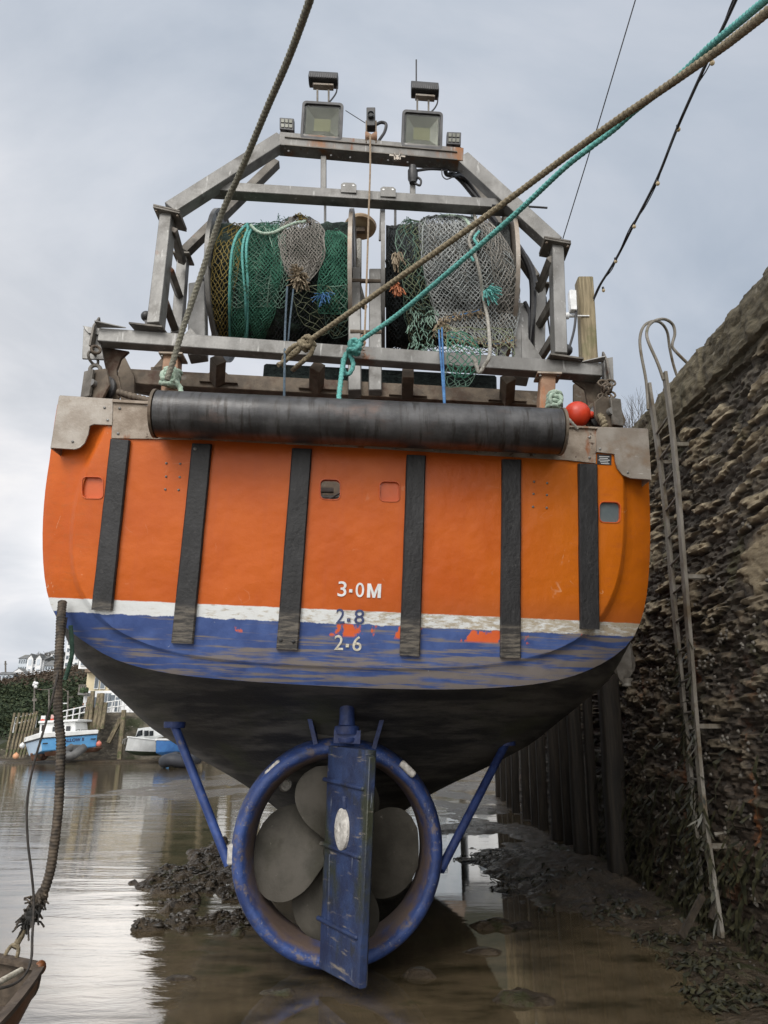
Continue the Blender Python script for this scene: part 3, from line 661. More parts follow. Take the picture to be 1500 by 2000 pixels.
lamp_glass, k, b = newmat('lamp_glass'); b.inputs['Transmission Weight'].default_value = 1; b.inputs['Roughness'].default_value = .05; b.inputs['IOR'].default_value = 1.2; b.inputs['Base Color'].default_value = (.9,.92,.9,1)
floodlight(((588,200),(671,205),(668,273),(589,268)), 5.66, -.10)
floodlight(((787,217),(867,223),(862,290),(782,285)), 5.66, -.10)
def barlight(q, legs, Y, antenna=None):
    tl, tr, br, bl = [PB(*p, Y) for p in q]; d = (tr-tl)
    mb = MB(); prof = []
    xu = d.normalized(); up = (tl-bl); H = up.length
    sec = [V((0,-.06,.02)),V((0,-.07,.05)),V((0,-.03,H)),V((0,.05,H+.02)),V((0,.07,H*.7)),V((0,.06,.02)),V((0,.0,-.0))]
    mb.prism([bl+s for s in sec], br-bl)
    l = mb.build('work_lamp', black_plastic, boat, bevel=.008, seg=2)
    mb = MB(); n = 13
    for i in range(n):
        c = bl.lerp(br, (i+.7)/(n+.4)) + V((0, -.062, .05)); mb.box(c, xu*.006, (0, .012, 0), (0, .008, .035))
    mb.build('heat_fin', grey_case, l)
    mb = MB(); mb.beam(bl.lerp(br, .15)+V((0,0,-.02)), bl.lerp(br, .85)+V((0,0,-.02)), .07, .025, (0,0,1)); mb.build('mount_bar', alloy, l, bevel=.003)
    for (x, y0, y1) in legs: MB().beam(PB(x, y0, Y), PB(x, y1, Y+.03), .018, .03, (0,1,0)).build('bracket', galv_dark, l)
    a, b2 = legs[1][0]+14, legs[1][1]
    MB().tube(smooth_path([br+V((-.01,0,.03)), PB(q[2][0]-3, q[2][1]+12, Y), PB(q[2][0]-12, q[2][1]+26, Y), PB(legs[1][0]-4, legs[1][2]-1, Y)]), .008, 6).build('lead', cable_black, l)
barlight(((603,143),(662,146),(660,168),(603,165)), ((620,176,204),(642,177,205)), 5.72)
barlight(((803,162),(861,168),(857,190),(803,186)), ((815,195,222),(837,197,224)), 5.72)
mb = MB(); mb.tube([PB(813,160,5.9), PB(813,117,5.9)], .009, 6); mb.build('whip_aerial', cable_black, boat)
for q, stem in ((((546,229),(574,231),(574,255),(546,252)), (559,253,266)), (((873,257),(901,258),(900,283),(872,281)), (886,281,295))):
    tl, tr, br, bl = [PB(*p, 5.7) for p in q]
    mb = MB(); mb.prism([tl, tr, br, bl], (0, .07, .02)); l = mb.build('spot_lamp', grey_case, boat, bevel=.006)
    mb = MB(); c = (tl+tr+br+bl)/4; xu = (tr-tl)/2; yu = (tl-bl)/2
    for i in range(3):
        for j in range(2): mb.box(c+xu*((i-1)*.55)+yu*(j*.8-.4)+V((0,-.004,0)), xu*.22, yu*.3, (0, .004, 0))
    mb.build('lens', reflector, l, bevel=.002)
    mb = MB(); mb.tube([PB(stem[0], stem[1], 5.74), PB(stem[0], stem[2]+6, 5.74)], .018, 8); mb.build('stem', black_plastic, l)
    MB().tube(smooth_path([br+V((0,.03,0)), PB(q[2][0]+1, q[2][1]+14, 5.72), PB(q[2][0]-2, q[2][1]+28, 5.7)]), .006, 6).build('lead', cable_black, l)
# camera and trip-wire sheave between the lamps
mb = MB(); mb.beam(PB(724.5, 216, 5.72), PB(724.5, 252, 5.72), .09, .09, (0,1,0)); cmb = mb.build('deck_camera', black_plastic, boat, bevel=.006)
mb = MB(); mb.lathe(PB(724.5, 226, 5.67), (0,-1,-.2), [(0,.035),(.03,.035),(.035,.028),(.02,.02),(.02,0)], 16); mb.build('lens', glass_dark, cmb)
mb = MB()
for x in (715.5, 734.5): mb.beam(PB(x, 240, 5.70), PB(x, 283, 5.70), .014, .06, (0,1,0))
mb.build('sheave_cheek', brown_steel, cmb)
mb = MB(); c = PB(725, 270, 5.70); mb.lathe(c-V((.06,0,0)), (1,0,0), [(0,0),(0,.06),(.02,.06),(.06,.035),(.10,.06),(.12,.06),(.12,0)], 18); mb.build('sheave', rust_post, cmb)
MB().tube(smooth_path([PB(735,243,5.7), PB(745,239,5.7), PB(754,243,5.7), PB(751,258,5.7), PB(742,272,5.7), PB(737,283,5.72)]), .016, 8).build('hose', cable_black, cmb)
MB().tube([PB(713,240,5.7), PB(675,216,5.4)], .004, 5).build('stay_wire', wire_m, cmb)
MB().tube(smooth_path([PB(723,262,5.63), PB(723,330,5.6), PB(720,420,5.6), PB(717,520,5.6), PB(711,690,5.5)]), .010, 6).build('trip_wire', brass_wire, boat)
mb = MB(); 
for i in range(4): mb.lathe(PB(710, 660+i*12, 5.28), (0.3*(-1)**i, -1, .1), [(0,.016),(.012,.028),(.024,.016)], 10)
mb.build('shackle', rust_post, boat)
# cable looms
def cab(pts, Y, r, name='cable', mt=cable_black):
    Ys = Y if isinstance(Y, (list, tuple)) else [Y]*len(pts)
    MB().tube(smooth_path([PB(*p, y) for p, y in zip(pts, Ys)]), r, 8).build(name, mt, boat)
cab([(816,333),(840,330),(865,331),(890,333),(905,345),(930,380),(960,420),(985,450),(1010,480)], [5.7,5.75,5.8,5.85,6,6.15,6.2,6.25,6.3], .014)
cab([(870,331),(872,340),(885,343),(898,342),(915,356),(945,400),(975,440)], [5.75,5.8,5.85,5.95,6.05,6.15,6.2], .022)
cab([(880,335),(900,352),(922,378),(950,412),(978,446),(1002,470),(1030,510),(1040,545)], [5.95,6.05,6.1,6.15,6.2,6.25,6.3,6.25], .026)
cab([(815,346),(822,352),(820,362),(810,358)], 5.66, .011)
cab([(863,331),(864,343),(872,350),(884,346)], 5.7, .006)
cab([(990,455),(1020,495),(1038,540),(1041,600),(1034,680)], 6.05, .035)
cab([(1000,470),(1030,505),(1045,545),(1042,620),(1043,690)], 6.12, .022)
cab([(1025,590),(1032,610),(1030,660),(1028,700)], 6.0, .02)
cab([(1066,580),(1070,620),(1075,655)], 6.2, .009)
cab([(961,401),(1000,402),(1040,404),(1069,406)], 5.6, .010)
cab([(378,655),(370,600),(385,560),(402,545)], 6.3, .025, 'hydraulic_hose')
mb = MB(); mb.sphere(PB(286, 618, 6.3), .055, 14, 10); mb.beam(PB(286, 622, 6.3), PB(290, 642, 6.3), .04, .04, (0,1,0)); mb.build('deck_lamp', black_plastic, boat)
mb = MB(); mb.sphere(PB(1107, 684, 6.3), .06, 14, 10); mb.build('deck_lamp', black_plastic, boat)
# ================================================================ net drums
DY, DZ = 6.4, 6.2
DD = math.hypot(DY, DZ-CZ); DA = math.atan2(DZ-CZ, DY)
def PC(px, py, Rr, hang=None):
    """point on the wound net of radius Rr seen through pixel height py (or on the hanging part below it)"""
    def cyl(y_):
        v = (1000-y_)/F; al = PITCH + math.atan(v); be = al - DA
        if abs(DD*math.sin(be)) < Rr*.995:
            t = DD*math.cos(be) - math.sqrt(Rr*Rr - (DD*math.sin(be))**2)
        else: t = DD*math.cos(be)*.995
        return t*math.cos(al)
    if hang and py > hang[0]:
        y0 = cyl(hang[0]); y = lerp(y0, hang[2], min(1, (py-hang[0])/(hang[1]-hang[0])))
    else: y = cyl(py)
    return P(px, py, y)
drums = []
for (xl, xr) in ((408, 684), (752, 1004)):
    x0 = P(xl, 560, DY-.2).x; x1 = P(xr, 560, DY-.2).x
    if xl < 500: x0 = -1.655
    else: x1 = 1.245
    dr = MB().lathe(V((x0, DY, DZ)), (1, 0, 0), [(0, 0), (0, .2), (x1-x0, .2), (x1-x0, 0)], 24).build('net_drum', brown_steel, boat)
    for fx in (x0-.02, x1+.02):
        mb = MB(); mb.lathe(V((fx, DY, DZ)), (1, 0, 0), [(-.008, .1), (-.008, .74), (-.02, .75), (-.02, .77), (.02, .77), (.02, .75), (.008, .74), (.008, .1)], 56, closed=True)
        fl = mb.build('drum_flange', alloy if fx > x0 else galv, dr, smooth=35)
        mb = MB()
        for i in range(6):
            a = i*math.pi/3+.3; mb.beam(V((fx, DY+.15*math.cos(a), DZ+.15*math.sin(a))), V((fx, DY+.73*math.cos(a), DZ+.73*math.sin(a))), .05, .03, (1, 0, 0))
        mb.build('spoke', galv, fl)
    drums.append((dr, x0, x1))
# uprights carrying the drums
for (x, yt, yb, w_) in ((387, 560, 700, .16), (693, 530, 770, .12), (733, 533, 770, .12), (1016, 600, 745, .14)):
    MB().beam(PB(x, yb, 5.75), PB(x, yt, 6.1), w_, .12, (0, 1, 0)).build('drum_support', galv, boat, bevel=.008)
for (a, b_, Y) in (((684,548),(745,550),6.0),((684,648),(745,650),5.85)):
    MB().tube([PB(*a, Y), PB(*b_, Y)], .022, 8).build('tie_bar', brown_steel, boat)
for poly in ([(1018,640),(1020,700),(1062,705)], [(372,640),(352,663),(395,666)]):
    MB().prism([PB(*p, 5.55) for p in poly], (0, .02, 0)).build('gusset', galv, boat)
mb = MB(); mb.tube([PB(701,470,6.9), PB(700,560,6.7)], .035, 10); mb.tube([PB(697,545,6.5), PB(712,600,6.3)], .03, 8); dm = mb.build('aerial_mast', rope_grey, boat)
mb = MB(); c = PB(704, 446, 6.95); mb.lathe(c, (0, .12, 1), [(-.02, 0), (-.02, .05), (-.015, .13), (0, .18), (.03, .19), (.07, .165), (.1, .1), (.11, 0)], 32)
dome_m = mat('yellowed_plastic_dome', (.24,.15,.075), (.42,.32,.2), 6, U1, .55, 0, .2, 50, over=[((.16,.06,.02), 5, .5, .66, U1)])
mb.build('aerial_dome', dome_m, dm, smooth=50)
mb = MB(); mb.cube(c+V((0, -.03, -.05)), .11, .05, .06); mb.build('bracket', brown_steel, dm)

# ================================================================ nets on the drums
def wound(root, x0, x1, seed, rad=.615, core=None):
    mb = MB(); n = 72; m_ = 60; vs = []
    for i in range(m_+1):
        x = lerp(x0+.01, x1-.01, i/m_)
        ring = []
        for j in range(n):
            a = 2*math.pi*j/n
            r_ = rad + .055*noise.fractal(V((x*3.4, math.cos(a)*1.8+seed, math.sin(a)*1.8)), .8, 2, 4) + .018*noise.noise(V((x*22, math.cos(a)*3, math.sin(a)*3+seed)))
            ring.append(V((x, DY + r_*math.cos(a), DZ + r_*math.sin(a))))
        vs.append(ring + [ring[0]])
    mb.grid(vs); mb.f.append(tuple(range(n))); mb.f.append(tuple(range(m_*(n+1), m_*(n+1)+n)))
    return mb.build('wound_net', core, root, smooth=60, weld=.0005)
def panel(root, name, rws, nu, nv, mt, Rr=.64, wire=.009, hang=None, amp=.026, jitter=.36, label=None):
    nu = max(6, int(nu*.70)); nv = max(8, int(nv*.66)); wire *= 1.2
    y0, y1 = rws[0][0], rws[-1][0]; rws = [(float(a), float(b), float(c)) for a, b, c in rws]
    sd = random.uniform(0, 90); idx = {}; mb = MB()
    for i in range(nv+1):
        py = lerp(y0, y1, i/nv); xl, xr = table(rws, py)
        for j in range(nu+1):
            if (i+j) % 2: continue
            cw = (xr-xl)/nu; ch = (y1-y0)/nv
            jx = jitter*cw*noise.noise(V((i*.9, j*.9, sd)))*2; jy = jitter*ch*noise.noise(V((i*.9+40, j*.9, sd)))*2
            wav = 3.0*noise.noise(V((i*.11, j*.05, sd+7)))*min(1, i/3)
            px = lerp(xl, xr, j/nu) + jx + wav; pyy = py + jy
            rr_ = Rr + amp*noise.noise(V((j*.23, i*.09, sd+3)))*1.5
            idx[i, j] = len(mb.v); mb.v.append(PC(px, pyy, rr_, hang))
    for i in range(nv+1):
        for j in range(nu+1):
            if (i+j) % 2 == 0: continue
            q = [(i-1, j), (i, j+1), (i+1, j), (i, j-1)]
            q = [idx[a] for a in q if a in idx]
            if len(q) >= 3: mb.f.append(tuple(q))
    o = mb.build(name, mt, root, smooth=0, wire=wire, fix=False)
    if label: o['label'] = label
    return o
def strands(mb, c, n, length, spread, r, down=V((0, -.3, -1))):
    for i in range(n):
        d = (down + V((random.uniform(-1, 1), random.uniform(-1, .3), random.uniform(-1, 1)))*spread).normalized()
        L_ = length*random.uniform(.5, 1.1); s = V((random.uniform(-1, 1), random.uniform(-1, 1), random.uniform(-1, 1)))
        mb.tube([c + s*.02, c + s*.02 + d*L_*.5 + s*.015, c + d*L_ + V((0, 0, -L_*.25)) + s*.03], r, 4)
def netline(root, pts, r, mt, Rr=.665, name='net_rope', hang=None, lobes=3):
    return MB().rope(smooth_path([PC(px, py, Rr, hang) for px, py in pts]), r, lobes=lobes, n=8).build(name, mt, root)

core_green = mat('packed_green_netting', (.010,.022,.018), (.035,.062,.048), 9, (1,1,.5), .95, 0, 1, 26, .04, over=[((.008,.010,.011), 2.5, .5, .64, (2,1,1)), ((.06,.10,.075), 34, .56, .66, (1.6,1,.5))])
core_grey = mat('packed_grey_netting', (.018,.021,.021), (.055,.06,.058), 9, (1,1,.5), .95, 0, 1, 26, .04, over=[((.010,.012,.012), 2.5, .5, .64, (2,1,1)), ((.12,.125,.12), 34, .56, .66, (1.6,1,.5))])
netL = empty('fishing_net', (drums[0][1], DY, DZ-.65), 'mustard, green and taupe fishing net wound on the drum at the left', 'fishing net', 'nets wound on the drums')
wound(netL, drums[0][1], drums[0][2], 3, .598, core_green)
panel(netL, 'black_netting', [(500,415,684),(560,412,684),(600,412,682),(690,418,680)], 92, 50, net_black, .625, .010)
panel(netL, 'mustard_netting', [(437,452,484),(455,430,482),(480,420,474),(520,415,466),(560,412,458),(610,411,450),(664,412,446)], 16, 52, net_yellow, .645, .009)
panel(netL, 'green_netting', [(436,478,562),(450,470,556),(480,457,550),(530,452,548),(580,450,540),(620,450,528),(672,450,512)], 40, 92, net_green, .645, .0075, jitter=.3)
panel(netL, 'green_netting', [(440,478,560),(470,458,552),(530,452,552),(600,450,535)], 22, 50, net_pale, .66, .0055, jitter=.5)
panel(netL, 'faded_green_netting', [(434,508,552),(450,522,556),(490,534,558),(540,528,566),(600,520,556)], 14, 46, net_pale, .66, .009, jitter=.4)
panel(netL, 'taupe_netting', [(424,566,606),(434,548,620),(450,544,632),(480,546,634),(505,550,632),(525,556,622),(540,566,612),(552,578,600)], 36, 50, net_taupe, .69, .0095, amp=.03, label='taupe cod end gathered to a point')
panel(netL, 'taupe_netting', [(426,568,604),(440,550,622),(470,548,632),(510,554,628),(545,570,606)], 34, 46, net_taupe, .66, .0095, amp=.03)
panel(netL, 'green_netting', [(440,480,560),(480,460,550),(540,452,550),(600,452,540),(668,452,516)], 36, 80, net_green, .66, .0075, jitter=.3)
panel(netL, 'green_netting', [(455,640,670),(500,630,680),(560,622,680),(606,630,678)], 20, 46, net_green, .655, .0085)
panel(netL, 'green_netting', [(452,636,664),(462,634,678),(500,628,680),(545,622,681),(580,618,680),(612,622,678)], 22, 52, net_green, .675, .0085, label='bright green netting beside the flange')
panel(netL, 'loose_netting', [(560,572,640),(590,574,662),(620,584,680),(642,600,676),(652,630,660)], 12, 16, net_sage, .665, .007, jitter=.5)
panel(netL, 'pale_netting', [(560,636,680),(590,640,686),(625,630,684),(660,646,680)], 9, 18, net_pale, .68, .007, jitter=.5)
mb = MB(); strands(mb, PC(588, 545, .70), 110, .13, .8, .0055, V((0, -.5, -.5))); strands(mb, PC(580, 532, .70), 40, .09, .9, .0055, V((0, -.8, .3))); mb.build('frayed_knot', fray_m, netL)
mb = MB(); strands(mb, PC(632, 575, .69), 26, .13, 1, .004); tag(mb.build('blue_tangle', twine_blue, netL), kind='stuff')
netline(netL, [(484,437),(474,446),(462,462),(453,492),(449,540),(448,600),(449,668)], .014, rope_turq)
netline(netL, [(482,438),(484,448),(476,470),(473,500),(476,540),(480,600),(479,668)], .014, rope_turq)
netline(netL, [(494,446),(487,456),(482,475),(481,500),(484,560),(483,640),(481,668)], .014, rope_turq)
netline(netL, [(490,440),(500,450),(515,456),(535,454),(556,444),(580,435),(596,433),(600,425)], .016, rope_palegreen, .70)
netline(netL, [(574,424),(582,421),(592,423),(600,430),(606,437)], .014, rope_dark, .71)
mb = MB(); c = PC(588, 427, .71); strands(mb, c, 16, .06, 1, .005, V((0, -.4, .3))); mb.build('rope_whipping', net_yellow, netL)
mb = MB()
for (px, py) in ((541,432),(548,428),(562,428),(646,455),(655,462),(661,470),(520,438)): strands(mb, PC(px, py+4, .67), 4, .08, 1.3, .003, V((0, -.2, .9)))
tag(mb.build('loose_ends', net_green, netL), kind='stuff')

netR = empty('fishing_net', (drums[1][1], DY, DZ-.65), 'big grey fishing net spilling off the drum at the right, with green scraps', 'fishing net', 'nets wound on the drums')
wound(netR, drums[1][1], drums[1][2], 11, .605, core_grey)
panel(netR, 'black_netting', [(447,758,800),(500,756,816),(560,756,815),(620,757,812),(688,758,808)], 20, 70, net_black, .645, .013, jitter=.4)
panel(netR, 'black_netting', [(560,770,1000),(640,770,1010),(690,775,1005)], 70, 36, net_black, .63, .010)
panel(netR, 'sage_netting', [(430,790,836),(445,780,830),(480,775,828),(520,778,826),(560,790,836),(600,792,846),(640,798,850),(690,806,852)], 14, 56, net_sage, .66, .009, jitter=.55)
panel(netR, 'green_tatters', [(432,786,832),(470,772,812),(520,782,826),(580,788,838),(640,796,846),(700,808,846)], 9, 40, net_pale, .675, .008, jitter=.7)
HG = (605, 680, 5.85)
panel(netR, 'grey_netting', [(421,838,905),(428,820,935),(445,818,962),(480,822,990),(520,826,1004),(560,834,1010),(600,846,1014),(625,852,1012),(650,858,1006),(668,905,1000)], 56, 74, net_grey, .675, .0095, HG, .03)
panel(netR, 'grey_netting', [(423,840,900),(430,822,940),(460,822,975),(500,826,1000),(560,838,1010),(610,850,1013),(650,862,1004)], 52, 70, net_taupe, .655, .0095, HG, .03)
panel(netR, 'grey_netting', [(424,832,930),(450,826,935),(500,824,930),(550,832,936),(590,846,940),(612,852,940)], 30, 58, net_grey, .70, .0095, HG, .03, label='doubled flap of grey netting')
panel(netR, 'grey_netting', [(428,930,950),(450,945,975),(500,960,1003),(560,966,1014),(610,960,1014)], 18, 44, net_taupe, .695, .009, HG, .03)
panel(netR, 'loose_netting', [(640,850,1000),(670,868,1004),(700,900,1000),(725,925,985)], 20, 16, net_sage, .69, .007, (605, 700, 5.5), jitter=.6)
panel(netR, 'green_netting', [(650,874,912),(668,872,930),(690,870,938),(710,872,936),(724,880,928),(736,888,915)], 14, 18, net_green, .70, .009, (605, 690, 5.12), label='bright green netting hanging over the sill')
panel(netR, 'green_tatters', [(715,876,930),(735,872,925),(755,868,918)], 12, 10, net_pale, .70, .007, (605, 690, 5.14), jitter=.6)
# knotted hem
mb = MB()
for i in range(26):
    t = i/25; px = lerp(850, 1004, t) + random.uniform(-2, 2); py = lerp(648, 664, t) + 9*math.sin(t*3.14) + random.uniform(-2, 2)
    strands(mb, PC(px, py, .70, HG), 7, .05, 1.2, .005)
for i in range(12):
    t = i/11; strands(mb, PC(lerp(858, 936, t), lerp(625, 607, t)+random.uniform(-2, 2), .73, HG), 7, .05, 1.2, .005)
strands(mb, PC(861, 634, .73, HG), 60, .09, 1, .006)
strands(mb, PC(774, 498, .69), 40, .13, .5, .006); mb.build('knotted_hem', fray_m, netR)
mb = MB(); strands(mb, PC(778, 560, .69), 34, .12, .7, .006); mb.build('orange_tuft', mat('orange_tuft_twine', (.32,.09,.03), (.4,.16,.08), 12, U1, .8, 0, 0), netR)
mb = MB(); strands(mb, PC(950, 570, .74), 60, .14, .6, .005, V((.5, -.4, -.6))); mb.build('turquoise_tuft', rope_turq, netR)
for pts in ([(850,648),(880,658),(930,668),(975,672),(1003,664)], [(858,628),(890,618),(936,606)]): netline(netR, pts, .008, twine_blue, .71, 'blue_hem_line', HG)
netline(netR, [(925,416),(930,440),(916,470),(930,505),(938,540),(944,580),(952,620),(956,660),(956,695),(945,715),(936,728),(930,712),(926,700)], .017, rope_grey, .73, 'net_rope', (605, 690, 5.1))
netline(netR, [(858,424),(880,421),(905,426),(917,440),(925,460),(934,474)], .017, rope_palegreen, .70)
netline(netR, [(936,452),(926,466),(932,480),(918,494),(925,510)], .014, rope_turq, .735)
mb = MB()
for i in range(26):
    px = random.uniform(790, 930); strands(mb, PC(px, 426+abs(px-870)*.12, .67), 3, .05, 1.2, .0035, V((0, -.2, .7)))
for i in range(60):
    strands(mb, PC(random.uniform(800, 850), random.uniform(600, 700), .69, HG), 2, .08, 1, .004)
tag(mb.build('loose_ends', net_pale, netR), kind='stuff')
# lines that hang from the nets
def twine(pts, Y, r, mt, label):
    Ys = Y if isinstance(Y, (list, tuple)) else [Y]*len(pts)
    o = MB().tube(smooth_path([PB(*p, y) for p, y in zip(pts, Ys)]), r, 6).build('twine', mt); return tag(o, label, 'twine')
twine([(863,640),(865,690),(867,740),(869,797)], [5.8,5.2,5.05,4.9], .0085, twine_blue, 'right hand one of the two bright blue twines under the grey net')
twine([(857,645),(860,690),(864,740),(868,797)], [5.8,5.2,5.05,4.9], .0085, twine_blue, 'left hand one of the two bright blue twines under the grey net')
twine([(561,560),(557,640),(556,700),(555,778)], [5.7,5.6,5.15,5.0], .010, twine_slate, 'slate coloured twine hanging from the taupe cod end to the roller')
twine([(573,565),(566,630),(560,700)], [5.7,5.6,5.6], .008, twine_slate, 'short slate twine from the frayed knot down behind the sill')

# ================================================================ stern gear under water line
AX = V((-.05, 1, 0)).normalized()
NC = P(659, 1663, 6.0)
mb = MB(); mb.lathe(NC, AX, [(0, .775), (.015, .80), (.1, .825), (.3, .85), (.52, .845), (.60, .80), (.61, .755), (.55, .70), (.40, .672), (.25, .672), (.1, .69), (.01, .725), (-.005, .75)], 96, closed=True)
m, k, b = newmat('nozzle_paint'); tc = k.new('ShaderNodeTexCoord').outputs['Object']; sp = k.new('ShaderNodeSeparateXYZ'); k.l.new(tc, sp.inputs[0])
nb = k.noise(tc, 5, 7, .65)
cc = k.mix(k.step(nb, .35, .7), (.015,.034,.13), (.036,.075,.24))
cc = k.mix(k.math('MULTIPLY', k.step(k.noise(tc, 11, 8, .72), .53, .63), .8), cc, (.15,.12,.105))
cc = k.mix(k.math('MULTIPLY', k.step(k.noise(tc, 3, 6, .65), .52, .66), .7), cc, (.018,.026,.07))
cc = k.mix(k.step(k.noise(tc, 34, 6, .7), .62, .68), cc, (.24,.25,.29))
rad = k.new('ShaderNodeVectorMath', operation='LENGTH')
rv = k.new('ShaderNodeCombineXYZ'); k.put(rv.inputs[0], k.math('SUBTRACT', sp.outputs[0], NC.x+.4)); k.put(rv.inputs[1], k.math('SUBTRACT', sp.outputs[2], NC.z)); k.l.new(rv.outputs[0], rad.inputs[0])
inn = k.step(k.math('ADD', rad.outputs['Value'], k.math('MULTIPLY', nb, .06)), .757, .733)
cc = k.mix(k.math('MULTIPLY', inn, k.step(k.noise(tc, 2.2, 5), .3, .55)), cc, (.12,.085,.07))
k.put(b.inputs['Base Color'], cc); b.inputs['Roughness'].default_value = .55; k.put(b.inputs['Normal'], k.bump(k.math('ADD', k.noise(tc, 60, 5), nb), .6, .008))
noz = mb.build('nozzle', m, boat, smooth=45)
for (px, py, an) in ((535,1501,-.6),(796,1502,.7),(453,1668,-1.4)):
    mb = MB(); c = P(px, py, 6.05); a = V((math.cos(an), 0, -math.sin(an))) if False else V((math.cos(.75), 0, math.sin(.75)*(1 if an > -1 and an < 0 else -1)))
    if an < -1: a = V((0, 0, 1))
    mb.box(c, a*.075, (0, .05, 0), a.cross(V((0, 1, 0)))*.03); mb.build('hull_anode', zinc, noz, bevel=.02, seg=3)
# struts from hull to nozzle
for (a, ya, b_, yb) in (((341,1417), 6.3, (447,1690), 6.2), ((988,1452), 6.9, (860,1700), 6.2)):
    mb = MB(); mb.tube([P(*a, ya), P(*b_, yb)], .036, 16); st = mb.build('nozzle_strut', dark_blue if a[0] > 500 else blue_paint, boat)
    mb = MB(); mb.lathe(P(*a, ya)-V((0,0,.0)), (0, 0, 1), [(-.02, 0), (-.02, .085), (0, .09), (.03, .09), (.03, 0)], 14); mb.build('strut_pad', dark_blue, st)
mb = MB()
for (a, b_) in (((603,1392),(622,1468)), ((745,1400),(728,1470)), ((588,1390),(600,1440))):
    pass
for (a, b_) in (((604,1394),(621,1466)), ((747,1402),(729,1466))):
    MB().beam(P(*a, 6.15), P(*b_, 6.1), .035, .16, (0, 1, 0)).build('nozzle_bracket', dark_blue, boat)
mb = MB(); mb.prism([P(604,1388,6.2), P(748,1394,6.2), P(728,1462,6.2), P(622,1462,6.2)], (0, .12, 0)); mb.build('head_box', antifoul, boat)
# propeller: four broad blades
prop = MB(); pc = P(657, 1665, 6.22)
prop.lathe(pc, AX, [(-.18, 0), (-.16, .05), (-.10, .085), (0, .11), (.16, .12), (.30, .13), (.7, .15), (.95, .15), (.95, 0)], 32)
pr = prop.build('propeller', bronze, boat)
def blade(theta):
    mb = MB(); er = V((math.cos(theta), 0, math.sin(theta))); et = AX.cross(er); et.normalize(); nr, nc = 16, 14; front = []; back = []
    for i in range(nr+1):
        t = i/nr; r_ = lerp(.09, .655, t)
        chord = .56*math.sin(math.pi*min(1, (.12+.88*t)**.85)*.93)**.55*(1-.0*t) if t < 1 else .05
        chord = 1.4*[.20,.26,.32,.375,.42,.455,.48,.50,.515,.525,.525,.515,.50,.475,.43,.36,.22][i]
        pit = math.atan2(.16, r_*1.0+.05); sk = -.08*t*t + .02
        rf, rb = [], []
        for j in range(nc+1):
            s = j/nc - .5; c_ = s*chord + sk
            th = .03*(1-t*.7)*(1-(2*s)**2)**.5 + .003
            base = pc + er*(r_ - .35*c_*c_) + et*(c_*math.cos(pit)*.98) + AX*(c_*math.sin(pit)*.75 + .05*(s*s))
            n_ = (AX*math.cos(pit) - et*math.sin(pit))
            rf.append(base - n_*th*.5); rb.append(base + n_*th*.5)
        front.append(rf); back.append(rb)
    mb.grid(front); mb.grid(back)
    n1_ = len(front)*(nc+1)
    for i in range(nr):
        for j in (0, nc):
            a = i*(nc+1)+j; mb.f.append((a, a+nc+1, a+nc+1+n1_, a+n1_))
    for j in range(nc): a = nr*(nc+1)+j; mb.f.append((a, a+1, a+1+n1_, a+n1_))
    return mb.build('blade', bronze, pr, smooth=50)
for a in (178, 268, 358, 88): blade(R(a))
# sternpost / shaft bossing
mb = MB(); mb.lathe(pc + AX*.5, AX, [(0, 0), (0, .13), (.05, .16), (.5, .2), (1.2, .22), (1.2, 0)], 24); mb.build('shaft_boss', antifoul, boat)
mb = MB(); c = P(556, 1535, 6.5); mb.lathe(c, (.3, -1, .3), [(0, .05), (.06, .05), (.07, .035), (.05, .03), (.05, 0)], 16); mb.build('cooling_inlet', zinc, boat)
# skeg shoe under the rudder
mb = MB(); mb.beam(NC + V((0, -.35, -.92)), NC + V((-.07, 1.4, -.95)), .18, .10); mb.build('keel_shoe', antifoul, boat, bevel=.02)
# rudder, turned a little to starboard
lt, lb = P(650, 1456, 6.02), P(632, 1886, 6.02); tt, tb = P(731, 1466, 5.42), P(712, 1930, 5.42)
lt2 = P(648, 1453, 6.02)
def rp(s, t): return lt.lerp(tt, s).lerp(lb.lerp(tb, s), t)
rn = (tt-lt).cross(lb-lt).normalized(); rn = rn if rn.y < 0 else -rn
if rn.dot(CAM-lt) < 0: rn = -rn
mb = MB(); ra = []
prof = [(0, .0), (.0, .02), (.03, .045), (.15, .052), (.4, .050), (.7, .046), (.93, .044), (.95, .02)]
rowsR = []
for j in range(25):
    t = j/24; rowsR.append([rp(s, t) + rn*(d + .004*noise.noise(V((s*6, t*9, 0)))) for s, d in prof] + [rp(s, t) - rn*d for s, d in prof[::-1]])
mb.grid([r + [r[0]] for r in rowsR]); n = len(prof)*2+1; mb.f.append(tuple(range(n-1))); mb.f.append(tuple(range(24*n, 24*n+n-1)))
rud = mb.build('rudder', rudder_blue, boat, smooth=40, weld=.0004)
mb = MB()
for j in range(24):
    a, b2 = rp(.955, j/24), rp(.955, (j+1)/24)
mb.prism([rp(.93, .02)+rn*.045, rp(1.02, .03)+rn*.045, rp(1.02, 1)+rn*.045, rp(.93, 1)+rn*.045], -rn*.055); mb.build('trailing_plate', rudder_blue, rud, bevel=.006)
def rtube(s0, t0, s1, t1, r_, nm='stiffener', off=.055): 
    mb = MB(); mb.beam(rp(s0, t0)+rn*off, rp(s1, t1)+rn*(off-.015), r_*2, r_*2.4, rn); mb.build(nm, rudder_blue, rud, bevel=r_*.8, seg=2)
for t in (.165, .465, .795): rtube(-.03, t, .93, t+.012, .016)
rtube(.22, .5, .24, .97, .010)
rtube(.52, .22, .52, .29, .022, 'lifting_eye')
mb = MB(); ac = rp(.50, .375)+rn*.05; ud = (lb-lt).normalized(); sd_ = (tt-lt).normalized()
